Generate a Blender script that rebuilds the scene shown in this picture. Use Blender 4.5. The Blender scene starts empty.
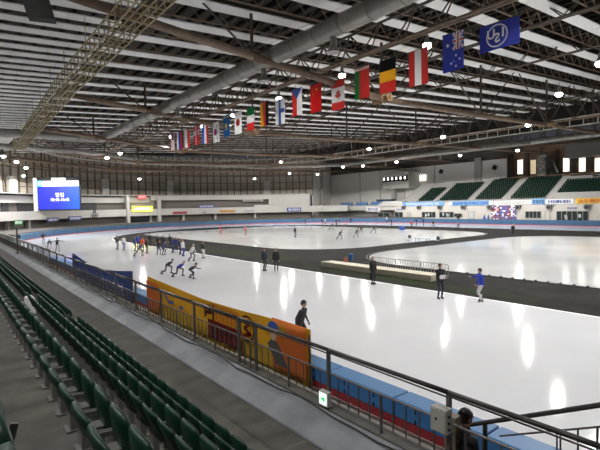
import bpy, bmesh, math, random
from math import sin, cos, pi, radians as rad
from mathutils import Vector as V, Matrix
random.seed(7)
sc = bpy.context.scene
C = sc.collection

# ------------------------------------------------------------------ camera
F = 450.0
A, P, RO, H = rad(38.3), rad(2.4), rad(1.15), 5.1
FW = V((sin(A)*cos(P), cos(A)*cos(P), -sin(P)))
r0 = V((cos(A), -sin(A), 0)); u0 = r0.cross(FW)
RT = r0*cos(RO) - u0*sin(RO); UP = r0*sin(RO) + u0*cos(RO)
EYE = V((0, 0, H))
cd = bpy.data.cameras.new('camera'); cam = bpy.data.objects.new('camera', cd); C.objects.link(cam)
cd.sensor_width = 36; cd.lens = 36*F/600; cd.clip_end = 600; cd.clip_start = .05
cam.matrix_world = Matrix(((RT.x, UP.x, -FW.x, 0), (RT.y, UP.y, -FW.y, 0), (RT.z, UP.z, -FW.z, H), (0, 0, 0, 1)))
sc.camera = cam

def ray(x, y): return RT*((x-300)/F) - UP*((y-225)/F) + FW
def onz(x, y, z=0.0):
    d = ray(x, y); return EYE + d*((z-H)/d.z)
def onx(x, y, v):
    d = ray(x, y); return EYE + d*(v/d.x)
CX, CY = 53.0, 75.0          # centre of the far bend; world x runs across the oval, y along it
def onring(x, y, R):
    d = ray(x, y); a = d.x**2+d.y**2; b = 2*(-CX*d.x-CY*d.y); c = CX**2+CY**2-R*R
    t = (-b+math.sqrt(b*b-4*a*c))/(2*a); return EYE+d*t

# ------------------------------------------------------------------ materials
M = {}
def mat(name, col, rough=.6, metal=0, emit=None, es=1.0, var=0, scale=3, bump=0, alpha=None, spec=None, col2=None):
    m = bpy.data.materials.new(name); m.use_nodes = True
    nt = m.node_tree; b = nt.nodes['Principled BSDF']
    b.inputs['Base Color'].default_value = (*col, 1); b.inputs['Roughness'].default_value = rough
    b.inputs['Metallic'].default_value = metal
    if spec is not None: b.inputs['Specular IOR Level'].default_value = spec
    if emit:
        b.inputs['Emission Color'].default_value = (*emit, 1); b.inputs['Emission Strength'].default_value = es
    if alpha is not None: b.inputs['Alpha'].default_value = alpha
    if var or bump or col2:
        tc = nt.nodes.new('ShaderNodeTexCoord'); n = nt.nodes.new('ShaderNodeTexNoise')
        n.inputs['Scale'].default_value = scale; n.inputs['Detail'].default_value = 6
        nt.links.new(tc.outputs['Object'], n.inputs['Vector'])
        if var or col2:
            mx = nt.nodes.new('ShaderNodeMix'); mx.data_type = 'RGBA'
            c2 = col2 or tuple(max(0, c*(1-var)) for c in col); c1 = col if col2 else tuple(min(1, c*(1+var)) for c in col)
            mx.inputs[6].default_value = (*c1, 1); mx.inputs[7].default_value = (*c2, 1)
            rp = nt.nodes.new('ShaderNodeValToRGB'); rp.color_ramp.elements[0].position = .35; rp.color_ramp.elements[1].position = .65
            nt.links.new(n.outputs['Fac'], rp.inputs[0]); nt.links.new(rp.outputs[0], mx.inputs[0])
            nt.links.new(mx.outputs[2], b.inputs['Base Color'])
        if bump:
            bp = nt.nodes.new('ShaderNodeBump'); bp.inputs['Strength'].default_value = bump; bp.inputs['Distance'].default_value = .02
            nt.links.new(n.outputs['Fac'], bp.inputs['Height']); nt.links.new(bp.outputs[0], b.inputs['Normal'])
    M[name] = m; return m
def flat(name, col, rough=.6): return M.get(name) or mat(name, col, rough)
mat('ice', (.79, .805, .83), .075, var=.03, scale=.25, spec=.14)
mat('rink_ice', (.68, .69, .68), .10, var=.06, scale=.2, spec=.3)
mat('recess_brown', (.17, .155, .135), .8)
mat('rubber', (.022, .021, .019), .95, var=.3, scale=.6, spec=.12)
mat('turf', (.028, .040, .016), .95, col2=(.022, .021, .018), scale=.35, spec=.1)
mat('white_line', (.85, .85, .85), .4)
mat('concrete', (.088, .083, .071), .85, var=.25, scale=2.2, bump=.3)
mat('tarp', (.26, .275, .295), .5, var=.2, scale=1.2)
mat('apron', (.10, .092, .08), .8, var=.1)
mat('wall_white', (.50, .488, .455), .8, var=.04, scale=.3)
mat('wall_bright', (.92, .90, .86), .8)
mat('wall_cream', (.54, .515, .465), .7, var=.03, scale=.3)
mat('wall_grey', (.40, .39, .37), .8)
mat('panel_beige', (.42, .375, .31), .7, var=.12, scale=.25)
mat('mullion', (.12, .10, .082), .6)
mat('deck', (.075, .066, .056), .7, var=.2, scale=.8)
mat('joist', (.018, .013, .010), .6)
mat('strip', (.84, .84, .84), .7)
mat('steel_brown', (.21, .145, .10), .5, var=.2, scale=2)
mat('steel_dark', (.085, .064, .048), .55)
mat('flange', (.30, .20, .11), .45)
mat('duct', (.30, .29, .265), .42, .55, var=.1, scale=1.5)
mat('duct_band', (.20, .19, .17), .45, .5)
mat('ladder_steel', (.36, .30, .16), .5)
mat('lattice_white', (.50, .49, .46), .55)
mat('housing', (.22, .22, .22), .4, .5)
mat('lamp_glow', (1, 1, 1), .4, emit=(1, .97, .9), es=16)
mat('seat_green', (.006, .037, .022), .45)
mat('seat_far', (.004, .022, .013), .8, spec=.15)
mat('seat_blue', (.10, .22, .42), .6)
mat('bracket', (.17, .17, .16), .5, .2)
mat('rail_dark', (.050, .046, .042), .38, .5)
mat('rail_grey', (.115, .105, .095), .42, .3)
mat('pad_blue', (.035, .15, .38), .55)
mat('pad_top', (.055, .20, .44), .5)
mat('kick_red', (.24, .018, .028), .55)
mat('curb', (.50, .48, .42), .7)
mat('boards_blue', (.035, .097, .19), .55)
mat('boards_red', (.45, .07, .08), .55)
mat('black', (.012, .012, .013), .5)
mat('dark_grey', (.05, .05, .05), .6)
mat('white', (.78, .78, .78), .5)
mat('grey_box', (.40, .40, .36), .5)
mat('glass_dark', (.025, .035, .035), .12)
mat('plexi', (.72, .78, .84), .25, alpha=.55)
mat('window_lit', (.9, .9, .9), .5, emit=(1, .97, .90), es=1.6)
mat('window_dim', (.4, .42, .42), .4, emit=(.9, .95, 1), es=.12)
mat('window_gold', (.6, .5, .3), .5, emit=(1, .8, .5), es=.5)
mat('gallery', (.34, .22, .14), .7, var=.3, scale=.6)
mat('glass_column', (.75, .75, .72), .25, col2=(.22, .22, .2), scale=2.5)
mat('screen_blue', (.01, .02, .3), .4, emit=(.006, .03, .55), es=1.0)
mat('screen_white', (.8, .8, .8), .4, emit=(1, 1, 1), es=1.1)
mat('screen_cyan', (.1, .7, .8), .4, emit=(.05, .72, .85), es=1.0)
mat('screen_text', (.2, .5, .6), .4, emit=(.25, .50, .60), es=.8)
mat('sign_yellow', (.8, .8, .05), .5, emit=(.80, .85, .03), es=1.0)
mat('sign_yellow_text', (.9, .9, .6), .5, emit=(1, 1, .62), es=1.1)
mat('led_red', (.6, .05, .05), .5, emit=(1, .12, .12), es=.9)
mat('sign_red', (.30, .03, .03), .5)
mat('exit_white', (.85, .9, .88), .4, emit=(.85, .95, .9), es=.75)
mat('exit_green', (.02, .5, .15), .4, emit=(.0, .45, .10), es=.8)
mat('banner_yellow', (.62, .40, .04), .6, var=.08, scale=1.0)
mat('banner_orange', (.66, .20, .05), .6)
mat('banner_maroon', (.20, .025, .03), .6)
mat('banner_ink', (.10, .03, .03), .6)
mat('banner_blue', (.09, .13, .31), .6, var=.15, scale=1.2)
mat('banner_lav', (.38, .44, .62), .6)
mat('cloth_blue', (.13, .33, .62), .6)
mat('banner_kiosk', (.03, .05, .10), .6)
mat('cloth_bright', (.03, .10, .45), .6)
mat('cloth_navy', (.06, .08, .30), .6)
mat('cloth_white', (.74, .74, .74), .6)
mat('cloth_amber', (.70, .42, .06), .6)
mat('skin', (.55, .33, .23), .55)
mat('hair', (.015, .012, .010), .5)
mat('blade', (.6, .6, .62), .25, .9)
mat('podium', (.60, .56, .44), .7, var=.06, scale=1)
mat('barrier', (.42, .41, .38), .4, .5)
for k_ in ('top', 'legs', 'boot', 'glove'): mat(k_, (.02,.02,.02))

def thin_cloth(name, f=.5):     # printed cloth lets light through from behind
    nt = M[name].node_tree; b = nt.nodes['Principled BSDF']; out = nt.nodes['Material Output']
    tr = nt.nodes.new('ShaderNodeBsdfTranslucent'); mx = nt.nodes.new('ShaderNodeMixShader'); mx.inputs[0].default_value = f
    src = b.inputs['Base Color']
    if src.is_linked: nt.links.new(src.links[0].from_socket, tr.inputs[0])
    else: tr.inputs[0].default_value = src.default_value
    nt.links.new(b.outputs[0], mx.inputs[1]); nt.links.new(tr.outputs[0], mx.inputs[2]); nt.links.new(mx.outputs[0], out.inputs[0])
for k_ in ('banner_yellow', 'banner_orange', 'banner_maroon', 'banner_ink', 'banner_blue', 'banner_lav'): thin_cloth(k_)
# screen: blue gradient across the picture shown on the display
def grad_screen():
    m = M['screen_blue']; nt = m.node_tree; b = nt.nodes['Principled BSDF']
    tc = nt.nodes.new('ShaderNodeTexCoord'); sp = nt.nodes.new('ShaderNodeSeparateXYZ')
    nt.links.new(tc.outputs['Generated'], sp.inputs[0])
    rp = nt.nodes.new('ShaderNodeValToRGB'); e = rp.color_ramp.elements
    e[0].color = (.018, .022, .42, 1); e[1].color = (.004, .15, .85, 1); e[0].position = .45
    nt.links.new(sp.outputs['X'], rp.inputs[0]); nt.links.new(rp.outputs[0], b.inputs['Emission Color'])
grad_screen()

# ------------------------------------------------------------------ mesh builder
class MB:
    def __init__(s): s.v = []; s.f = []; s.m = []; s.mats = []
    def mi(s, m):
        if m not in s.mats: s.mats.append(m)
        return s.mats.index(m)
    def add(s, vs, fs, m):
        o = len(s.v); s.v += [tuple(p) for p in vs]; k = s.mi(m)
        for f in fs: s.f.append([i+o for i in f]); s.m.append(k)
    def hexa(s, p, m):          # 8 points, bottom 4 then top 4
        s.add(p, [(3,2,1,0), (4,5,6,7), (0,1,5,4), (1,2,6,5), (2,3,7,6), (3,0,4,7)], m)
    def box(s, x0, x1, y0, y1, z0, z1, m):
        s.hexa([(x0,y0,z0),(x1,y0,z0),(x1,y1,z0),(x0,y1,z0),(x0,y0,z1),(x1,y0,z1),(x1,y1,z1),(x0,y1,z1)], m)
    def obox(s, c, ax, ay, az, m):   # centre and half axes
        c = V(c); ax = V(ax); ay = V(ay); az = V(az)
        s.hexa([c-ax-ay-az, c+ax-ay-az, c+ax+ay-az, c-ax+ay-az, c-ax-ay+az, c+ax-ay+az, c+ax+ay+az, c-ax+ay+az], m)
    def bar(s, a, b, w, h, m):
        a = V(a); b = V(b); d = (b-a); 
        up = V((0,0,1)) if abs(d.normalized().z) < .98 else V((0,1,0))
        x = d.cross(up).normalized()*w/2; y = x.cross(d).normalized()*h/2
        s.obox((a+b)/2, d/2, x, y, m)
    def tube(s, a, b, r, m, n=6, r2=None, caps=True):
        a = V(a); b = V(b); d = (b-a)
        if d.length < 1e-6: return
        d.normalize(); up = V((0,0,1)) if abs(d.z) < .95 else V((0,1,0))
        x = d.cross(up).normalized(); y = x.cross(d)
        r2 = r if r2 is None else r2
        vs = [a+(x*cos(2*pi*i/n)+y*sin(2*pi*i/n))*r for i in range(n)]+[b+(x*cos(2*pi*i/n)+y*sin(2*pi*i/n))*r2 for i in range(n)]
        fs = [(i, (i+1)%n, n+(i+1)%n, n+i) for i in range(n)]
        if caps: fs += [tuple(range(n-1,-1,-1)), tuple(range(n,2*n))]
        s.add(vs, fs, m)
    def path(s, pts, r, m, n=6):
        for a, b in zip(pts, pts[1:]): s.tube(a, b, r, m, n)
    def ell(s, c, rx, ry, rz, m, nu=12, nv=8, rot=None):
        c = V(c); vs = []
        for j in range(nv+1):
            t = pi*j/nv
            for i in range(nu):
                p = V((rx*sin(t)*cos(2*pi*i/nu), ry*sin(t)*sin(2*pi*i/nu), rz*cos(t)))
                vs.append(c+(rot @ p if rot else p))
        s.add(vs, [(j*nu+i, (j+1)*nu+i, (j+1)*nu+(i+1)%nu, j*nu+(i+1)%nu) for j in range(nv) for i in range(nu)], m)
    def prism(s, poly, z0, z1, m):   # xy polygon
        n = len(poly)
        s.add([(x,y,z0) for x,y in poly]+[(x,y,z1) for x,y in poly],
              [tuple(range(n-1,-1,-1)), tuple(range(n,2*n))]+[(i,(i+1)%n,n+(i+1)%n,n+i) for i in range(n)], m)
    def sweep(s, prof, pts, m, closed=True):   # prof: list of (offset, z) closed loop; pts: list of (centre point, outward dir)
        k = len(prof); vs = []
        for p, d in pts:
            for o, z in prof: vs.append((p[0]+d[0]*o, p[1]+d[1]*o, z))
        fs = []
        for i in range(len(pts)-1):
            for j in range(k): fs.append((i*k+j, i*k+(j+1)%k, (i+1)*k+(j+1)%k, (i+1)*k+j))
        fs += [tuple(range(k-1,-1,-1)), tuple((len(pts)-1)*k+j for j in range(k))]
        s.add(vs, fs, m)
    def build(s, name, parent=None, smooth=False, loc=None, rot=None):
        me = bpy.data.meshes.new(name); 
        o0 = V(loc) if loc is not None else V((0,0,0))
        me.from_pydata([V(p)-o0 for p in s.v], [], s.f)
        for m in s.mats: me.materials.append(M[m] if isinstance(m, str) else m)
        me.polygons.foreach_set('material_index', s.m)
        bm = bmesh.new(); bm.from_mesh(me); bmesh.ops.recalc_face_normals(bm, faces=bm.faces); bm.to_mesh(me); bm.free()
        if smooth: me.polygons.foreach_set('use_smooth', [True]*len(me.polygons))
        o = bpy.data.objects.new(name, me); C.objects.link(o); o.location = o0
        if rot is not None: o.rotation_euler = rot
        if parent: o.parent = parent
        return o
def local(parent, o):      # o built in world coordinates becomes a child of an unrotated Empty
    o.parent = parent; o.location = o.location - parent.location; return o
def tag(o, label, cat, group=None, kind=None):
    o['label'] = label; o['category'] = cat
    if group: o['group'] = group
    if kind: o['kind'] = kind
    return o
def struct(o): o['kind'] = 'structure'; return o
def thing(name, loc, label, cat, group=None, rz=0):
    o = bpy.data.objects.new(name, None); C.objects.link(o); o.location = loc; o.rotation_euler = (0,0,rz); o.empty_display_size = .2
    return tag(o, label, cat, group)
def dup(o, loc=None, label=None, rz=None):
    r = o.copy(); C.objects.link(r)
    if loc is not None: r.location = loc
    if rz is not None: r.rotation_euler = (0,0,rz)
    if label: r['label'] = label
    for c in list(o.children):
        d = c.copy(); C.objects.link(d); d.parent = r
        for g in list(c.children):
            e = g.copy(); C.objects.link(e); e.parent = d
    return r
def text_mb(mb, s, origin, xdir, ydir, size, m, depth=.01, sx=1.0, align='CENTER', bold=0.0):
    cu = bpy.data.curves.new('t', 'FONT'); cu.body = s; cu.size = 1; cu.align_x = align; cu.align_y = 'CENTER'; cu.resolution_u = 2; cu.offset = bold
    o = bpy.data.objects.new('t', cu); C.objects.link(o)
    bpy.context.view_layer.update()
    me = o.to_mesh(); x = V(xdir).normalized(); y = V(ydir).normalized(); n = x.cross(y)
    mb.add([V(origin)+x*(p.co.x*size*sx)+y*(p.co.y*size)+n*0 for p in me.vertices], [tuple(f.vertices) for f in me.polygons], m)
    o.to_mesh_clear(); bpy.data.objects.remove(o); bpy.data.curves.remove(cu)
Z = V((0,0,1))

# ------------------------------------------------------------------ stadium helpers
RB = 45.2       # outer boards
RI = 30.8       # inner edge of the track
def arc(R, a0, a1, n): return [((CX+R*cos(a), CY+R*sin(a)), (cos(a), sin(a))) for a in [a0+(a1-a0)*i/n for i in range(n+1)]]
def stadium(R, ylo, n=48): 
    return [(CX+R*cos(pi*i/n), CY+R*sin(pi*i/n)) for i in range(n+1)]+[(CX-R, ylo), (CX+R, ylo)]
def rrect(x0, x1, y0, y1, r, n=10):
    p = []
    for cx, cy, a in ((x1-r,y1-r,0), (x0+r,y1-r,pi/2), (x0+r,y0+r,pi), (x1-r,y0+r,1.5*pi)):
        p += [(cx+r*cos(a+pi/2*i/n), cy+r*sin(a+pi/2*i/n)) for i in range(n+1)]
    return p

# ------------------------------------------------------------------ floors
YLO = -40
b = MB(); b.prism(rrect(-30, 135, -45, 150, 5), -.5, -.02, 'apron'); struct(b.build('floor_hall'))
b = MB(); b.prism(stadium(RB, YLO), -.02, 0, 'ice'); struct(b.build('floor_track_ice'))
b = MB(); b.prism(stadium(RI, YLO), 0.0, .015, 'rubber'); struct(b.build('floor_infield'))
b = MB(); b.prism([(24.6,33),(24.0,56),(26.2,56.5),(28.4,33)], .015, .022, 'turf'); b.prism([(22.9,9),(22.9,29.5),(24.3,30),(24.5,9)], .015, .022, 'turf')
struct(b.build('floor_turf_mat'))
b = MB(); b.prism(rrect(31, 73.0, 37.2, 96.0, 9), .015, .03, 'rink_ice'); struct(b.build('floor_rink_ice_far'))
b = MB(); b.prism(rrect(29.4, 70.5, -35, 32.5, 9), .015, .03, 'rink_ice'); struct(b.build('floor_rink_ice_near'))
def ringline(R, w, z, m, name):
    b = MB(); pts = [((CX+R, YLO), (1,0))]+arc(R, 0, pi, 60)+[((CX-R, YLO), (-1,0))]
    b.sweep([(0,0),(w,0),(w,z),(0,z)], pts, m); return struct(b.build(name))
ringline(RI-.02, .22, .02, 'white_line', 'trim_1')
# low curb lines round the two rinks
for k, rr in enumerate((rrect(30.8, 73.2, 37.0, 96.2, 9), rrect(29.2, 70.7, -35.2, 32.7, 9))):
    b = MB(); q = rr+[rr[0]]
    for a_, c_ in zip(q, q[1:]): b.bar((a_[0],a_[1],.04), (c_[0],c_[1],.04), .12, .06, 'dark_grey')
    struct(b.build('trim_%d' % (k+2)))

# ------------------------------------------------------------------ near stand tiers
b = MB()
tiers = [(-4.0, -1.2, 4.45), (-1.2, -.12, 3.66), (-.12, 1.02, 2.82), (1.02, 2.14, 1.96), (2.14, 5.0, 1.05)]
for x0, x1, z in tiers: b.box(x0, x1, -8, 84, -.5, z, 'concrete')
struct(b.build('floor_near_stand'))
b = MB()
prof = [(4.75, 1.0), (4.78, 1.08), (4.95, 1.17), (5.15, 1.25), (5.35, 1.30), (5.62, 1.32), (5.64, .3), (4.75, .3)]
b.sweep([(p[0], p[1]) for p in prof], [((0, -8), (1,0)), ((0, 84), (1,0))], 'tarp'); struct(b.build('wall_near_parapet'))
b = MB(); b.box(5.42, 5.70, -8, 84, .3, 1.335, 'concrete'); struct(b.build('trim_4'))
b = MB(); b.box(5.64, 7.0, -8, 84, -.5, .18, 'curb'); struct(b.build('floor_near_walkway'))

# ------------------------------------------------------------------ near seats
def shell(mb, w, h, t, m, org, tilt, n=7):
    # rounded plate standing in the xz plane of its own frame, leaning by tilt about y-axis (world y is its width)
    vs = []; out = []
    for i in range(20):
        a = 2*pi*i/20; ex = .55
        c_, s_ = cos(a), sin(a)
        out.append((w/2*math.copysign(abs(c_)**ex, c_), h/2*math.copysign(abs(s_)**ex, s_)))
    ct, st = cos(tilt), sin(tilt)
    def pt(y, z, d): # d: depth towards +x
        zz = z+h/2; return (org[0]+d*ct-zz*st, org[1]+y, org[2]+zz*ct+d*st)
    rings = [(.86, -t*.5), (1, -t*.15), (1, t*.3), (.9, t*.5)]
    for sc_, d in rings:
        for y, z in out: vs.append(pt(y*sc_, z*sc_, d - .03*(1-(y*sc_/(w/2))**2)))
    n = 20; fs = [(j*n+i, j*n+(i+1)%n, (j+1)*n+(i+1)%n, (j+1)*n+i) for j in range(3) for i in range(n)]
    fs += [tuple(range(n)), tuple(range(4*n-1, 3*n-1, -1))]
    mb.add(vs, fs, m)
def seat_proto():
    r = thing('stadium_seat', (0,0,0), '', 'seat', 'g')
    b = MB(); shell(b, .485, .47, .05, 'seat_green', (.10, 0, .38), rad(21)); b.build('backrest', r, smooth=True)
    b = MB(); shell(b, .43, .37, .055, 'seat_green', (.26, 0, .36), rad(6)); b.build('seat_pan', r, smooth=True)
    for s in (-1, 1):
        b = MB(); b.bar((.08, s*.225, .44), (.27, s*.225, .42), .025, .045, 'bracket'); b.bar((.26, s*.225, .42), (.29, s*.225, .54), .02, .03, 'bracket'); b.build('bracket', r)
    b = MB(); b.box(.13, .21, -.07, .07, 0, .42, 'bracket'); b.box(.09, .25, -.09, .09, 0, .02, 'bracket'); b.build('support', r)
    return r
proto = seat_proto(); first = True
rows = [(.12-.02, 3.66, 0.4, 1.3, 'topmost row beside the camera'),
        (.80, 2.82, 1.2, 14.5, 'third row up from the parapet'),
        (1.86, 1.96, 1.8, 27, 'middle row of the near stand'),
        (3.00, 1.05, 2.2, 45, 'front row along the grey parapet')]
rows[0] = (-.092, 3.66, .55, 2.4, rows[0][4])
nseat = 0
for x, z, ya, yb, nm in rows:
    y = ya
    while y < yb:
        if abs(y-16.2) > .7:
            if first: o = proto; o.location = (x,y,z); first = False
            else: o = dup(proto, (x,y,z))
            o['label'] = 'dark green plastic tip-up seat, folded, in the '+nm; o['group'] = 'near stand seats, '+nm; nseat += 1
        y += .49
# paper bags left at the aisle
t = MB(); p = (1.95, 16.1, 1.96)
t.hexa([(p[0]-.16,p[1]-.2,p[2]),(p[0]+.16,p[1]-.2,p[2]),(p[0]+.16,p[1]+.2,p[2]),(p[0]-.16,p[1]+.2,p[2]),(p[0]-.12,p[1]-.16,p[2]+.5),(p[0]+.14,p[1]-.17,p[2]+.46),(p[0]+.1,p[1]+.17,p[2]+.52),(p[0]-.1,p[1]+.14,p[2]+.5)], 'white')
tag(t.build('paper_bag'), 'pale paper bag standing in the gap of the middle seat row', 'bag')

# ------------------------------------------------------------------ near railing
XR = 5.5; ZB, ZT, ZM = 1.335, 2.42, 1.98
def rail_panel(y0, y1, label, mid=True, full=True):
    r = thing('railing_panel', (XR, y0, ZB), label, 'railing', 'railing panels on the parapet')
    b = MB()
    b.tube((XR, y0, ZT), (XR, y1, ZT), .037, 'rail_dark', 8)
    local(r, b.build('handrail', loc=(XR,y0,ZT), smooth=True))
    b = MB(); b.tube((XR+.035, y0, ZT-.09), (XR+.035, y1, ZT-.07), .014, 'rail_grey', 6); local(r, b.build('handrail_strip', loc=(XR,y0,ZT)))
    b = MB(); b.tube((XR, y0, ZM), (XR, y1, ZM), .018, 'rail_grey', 6); local(r, b.build('middle_rail', loc=(XR,y0,ZM)))
    b = MB(); b.tube((XR, y0, ZB+.1), (XR, y1, ZB+.1), .018, 'rail_grey', 6); local(r, b.build('bottom_rail', loc=(XR,y0,ZB)))
    for yy in (y1,):
        b = MB(); b.box(XR-.03, XR+.03, yy-.028, yy+.028, ZB, ZT, 'rail_grey'); b.box(XR-.07, XR+.07, yy-.06, yy+.06, ZB, ZB+.02, 'rail_grey'); local(r, b.build('post', loc=(XR,yy,ZB)))
    n = int(round((y1-y0)/.26)); 
    for k in range(1, n):
        yy = y0+(y1-y0)*k/n; mid_ = abs(k-n/2) < .6
        b = MB(); w = .026 if mid_ else .013
        b.tube((XR, yy, ZB+(0 if mid_ else .1)), (XR, yy, ZM), w, 'rail_grey', 6); local(r, b.build('baluster', loc=(XR,yy,ZB)))
    return r
ys = [1.10, 3.64, 6.19, 8.69, 9.45, 11.93, 14.45]
y = 14.45
while y < 74: y += 2.5; ys.append(y)
names = {0: 'dark metal railing panel nearest the camera, past the grey control box', 1: 'dark metal railing panel between the control box and the green exit sign', 2: 'dark metal railing panel before the orange end of the yellow banner', 3: 'short narrow dark railing panel in front of the yellow banner', 4: 'dark railing panel before the big letters on the yellow banner', 5: 'dark railing panel before the left part of the yellow banner'}
proto_far = None
for k, (a_, c_) in enumerate(zip(ys, ys[1:])):
    if k < 6: rail_panel(a_, c_, names[k])
    elif proto_far is None: proto_far = rail_panel(a_, c_, 'dark railing panel of the long run beyond the yellow banner')
    else: dup(proto_far, (XR, a_, ZB))

# exit sign and control box on the rail
t = thing('exit_sign', (5.40, 6.19, 1.42), 'small lit white sign with a green arrow on the railing foot', 'sign')
b = MB(); b.box(5.36, 5.46, 6.08, 6.32, 1.40, 1.66, 'grey_box'); local(t, b.build('casing', loc=t.location))
b = MB(); b.box(5.345, 5.36, 6.10, 6.30, 1.42, 1.64, 'exit_white'); local(t, b.build('sign_face', loc=t.location))
b = MB(); x = 5.338   # arrow towards image right (-y)
b.add([(x,6.25,1.52),(x,6.25,1.55),(x,6.19,1.55),(x,6.19,1.60),(x,6.12,1.535),(x,6.19,1.47),(x,6.19,1.52)], [tuple(range(7))], 'exit_green')
local(t, b.build('arrow', loc=t.location))
cb = onx(441, 419, 5.36)
t = thing('control_box', cb, 'grey electrical control box clamped to the railing post', 'box')
b = MB(); b.box(cb.x-.06, cb.x+.08, cb.y-.13, cb.y+.13, cb.z-.17, cb.z+.17, 'grey_box'); local(t, b.build('casing', loc=cb))
b = MB(); b.box(cb.x-.075, cb.x-.06, cb.y-.115, cb.y+.115, cb.z-.155, cb.z+.155, 'grey_box'); local(t, b.build('cover', loc=cb))
for k in range(3):
    b = MB(); b.tube((cb.x-.02+.0, cb.y-.13, cb.z-.1+.09*k), (cb.x-.02, cb.y-.155, cb.z-.1+.09*k), .018, 'black', 8); local(t, b.build('socket', loc=cb))
b = MB(); b.ell((cb.x-.08, cb.y+.03, cb.z+.02), .01, .018, .018, 'black'); local(t, b.build('latch', loc=cb))
# loose cable along the parapet
b = MB(); pts = []
for k in range(60):
    yy = 2.0+k*.55; pts.append((5.30+.05*sin(k*.9)+.03*sin(k*2.3), yy, 1.335+.012*math.sin(k*1.7)))
b.path(pts, .014, 'dark_grey', 5)
tag(b.build('cable'), 'thin dark cable lying along the top of the grey parapet', 'cable')
b = MB(); b.path([onx(84,302,5.2)+Z*.0, onx(80,305,5.1), onx(83,309,5.0)], .03, 'black', 5)

# stair rail at the lower right
t = thing('stair_railing', (6.25, 2.2, .3), 'thick dark stair handrail with thin balusters rising at the lower right corner', 'railing')
def sr(x, y): return onx(x, y, 6.3)
p0, p1 = sr(452, 427.5), sr(640, 399)
b = MB(); b.tube(p0, p1, .034, 'rail_dark', 8); local(t, b.build('handrail', loc=t.location))
q0, q1 = sr(500, 436), sr(640, 423)
b = MB(); b.tube(q0, q1, .014, 'rail_dark', 6); local(t, b.build('middle_rail', loc=t.location))
for x_, w in ((485,.035),(557,.012),(560.5,.012),(578,.012),(597.5,.014),(618,.012)):
    tt = (x_-500)/140; y_ = 436-13*tt if x_ > 495 else 424
    a_ = sr(x_, y_); b = MB(); b.tube(a_, (a_.x, a_.y, .3), w, 'rail_dark', 6); local(t, b.build('baluster', loc=t.location))
b = MB(); b.box(6.0, 6.9, .2, 3.6, .18, .3, 'curb'); struct(b.build('floor_landing'))

# ------------------------------------------------------------------ near safety pads
pp = thing('safety_pad', (7.4, 2.0, 0), 'thick blue crash pad with a red foot lining the near edge of the ice', 'crash pad', 'near crash pads')
b = MB(); b.box(7.10, 7.62, .01, 1.99, .72, 1.08, 'pad_blue'); o = b.build('pad', pp); o.location = (-7.4,0,0)
bv = o.modifiers.new('b', 'BEVEL'); bv.width = .05; bv.segments = 3
b = MB(); b.box(7.09, 7.63, .012, 1.988, 1.05, 1.12, 'pad_top'); o = b.build('top_cover', pp); o.location = (-7.4,0,0)
bv = o.modifiers.new('b', 'BEVEL'); bv.width = .04; bv.segments = 3
b = MB(); b.box(7.12, 7.60, .01, 1.99, .0, .73, 'kick_red'); o = b.build('foot', pp); o.location = (-7.4,0,0)
for yy in (.55, 1.45):
    b = MB(); b.box(7.082, 7.12, yy-.015, yy+.015, .96, 1.04, 'black'); b.box(7.082, 7.12, yy-.015, yy+.015, .76, .84, 'black'); o = b.build('strap', pp); o.location = (-7.4,0,0)
for k in range(1, 36): dup(pp, (7.4, 2.0+2.0*k, 0))
b = MB(); b.box(6.60, 7.115, -8, 84, -.02, .55, 'curb'); struct(b.build('trim_5'))

# ------------------------------------------------------------------ banners beside the track
def banner_sheet(mb, y0, y1, z0, ztop, m, x=7.86, t=.03, n=30):
    vs = []; 
    for i in range(n+1):
        u = i/n; yy = y0+(y1-y0)*u; zt = ztop(u); xx = x+.06*sin(u*9)
        vs += [(xx, yy, z0), (xx+t, yy, z0), (xx+t, yy, zt), (xx, yy, zt)]
    fs = [(i*4+j, i*4+(j+1)%4, (i+1)*4+(j+1)%4, (i+1)*4+j) for i in range(n) for j in range(4)]+[(0,1,2,3), tuple(n*4+j for j in (3,2,1,0))]
    mb.add(vs, fs, m)
XB = 6.98
# yellow banner: from y=22.3 (left in the picture) to y=9.6
yb0, yb1 = onx(147.5,277,6.98).y, onx(309,330,6.98).y
YT = [(onx(a,c,6.98).y, onx(a,c,6.98).z) for a, c in ((147.5,276.5),(158,281.5),(170,286.5),(200,297.5),(240,310.5),(275,320.5),(309,330))]
BT = [(onx(a,c,6.98).y, onx(a,c,6.98).z) for a, c in ((72.5,253),(80,259),(90,265),(100,268.7),(115,271),(131.5,271.3))]
def interp(T, y):
    for (ya, za), (yc, zc) in zip(T, T[1:]):
        if ya >= y >= yc: return za+(zc-za)*(ya-y)/(ya-yc)
    return T[-1][1] if y < T[-1][0] else T[0][1]
t = thing('yellow_banner', (XB, 16, .3), 'long yellow and orange printed banner tied behind the railing beside the ice', 'banner')
ztop = lambda u: 1.78-.28*math.sin(pi*min(1, u*1.0))**1.0*(.9 if u < .5 else .55)+.02*u
def ztopy(u): return interp(YT, yb0+(yb1-yb0)*u)
b = MB(); banner_sheet(b, yb0, yb1, .3, ztopy, 'banner_yellow', XB); local(t, b.build('sheet', loc=t.location))
nx = XB-.085
def my(y): return yb1+(y-9.62)*(yb0-yb1)/12.68
def mz(z): return 5.1-(5.1-z)*.895
def bpatch(name, y0, y1, z0, z1, m, poly=None, dx=0):
    b = MB(); y0, y1, z0, z1 = my(y0), my(y1), mz(z0)-.1, mz(z1); b.add([(nx-dx, y0, z0), (nx-dx, y1, z0), (nx-dx, y1, z1), (nx-dx, y0, z1)], [(0,1,2,3)], m); return local(t, b.build(name, loc=t.location))
def bpoly(name, pts, m, dx=0):
    b = MB(); b.add([(nx-dx, my(p[0]), mz(p[1])) for p in pts], [tuple(range(len(pts)))], m); return local(t, b.build(name, loc=t.location))
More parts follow.
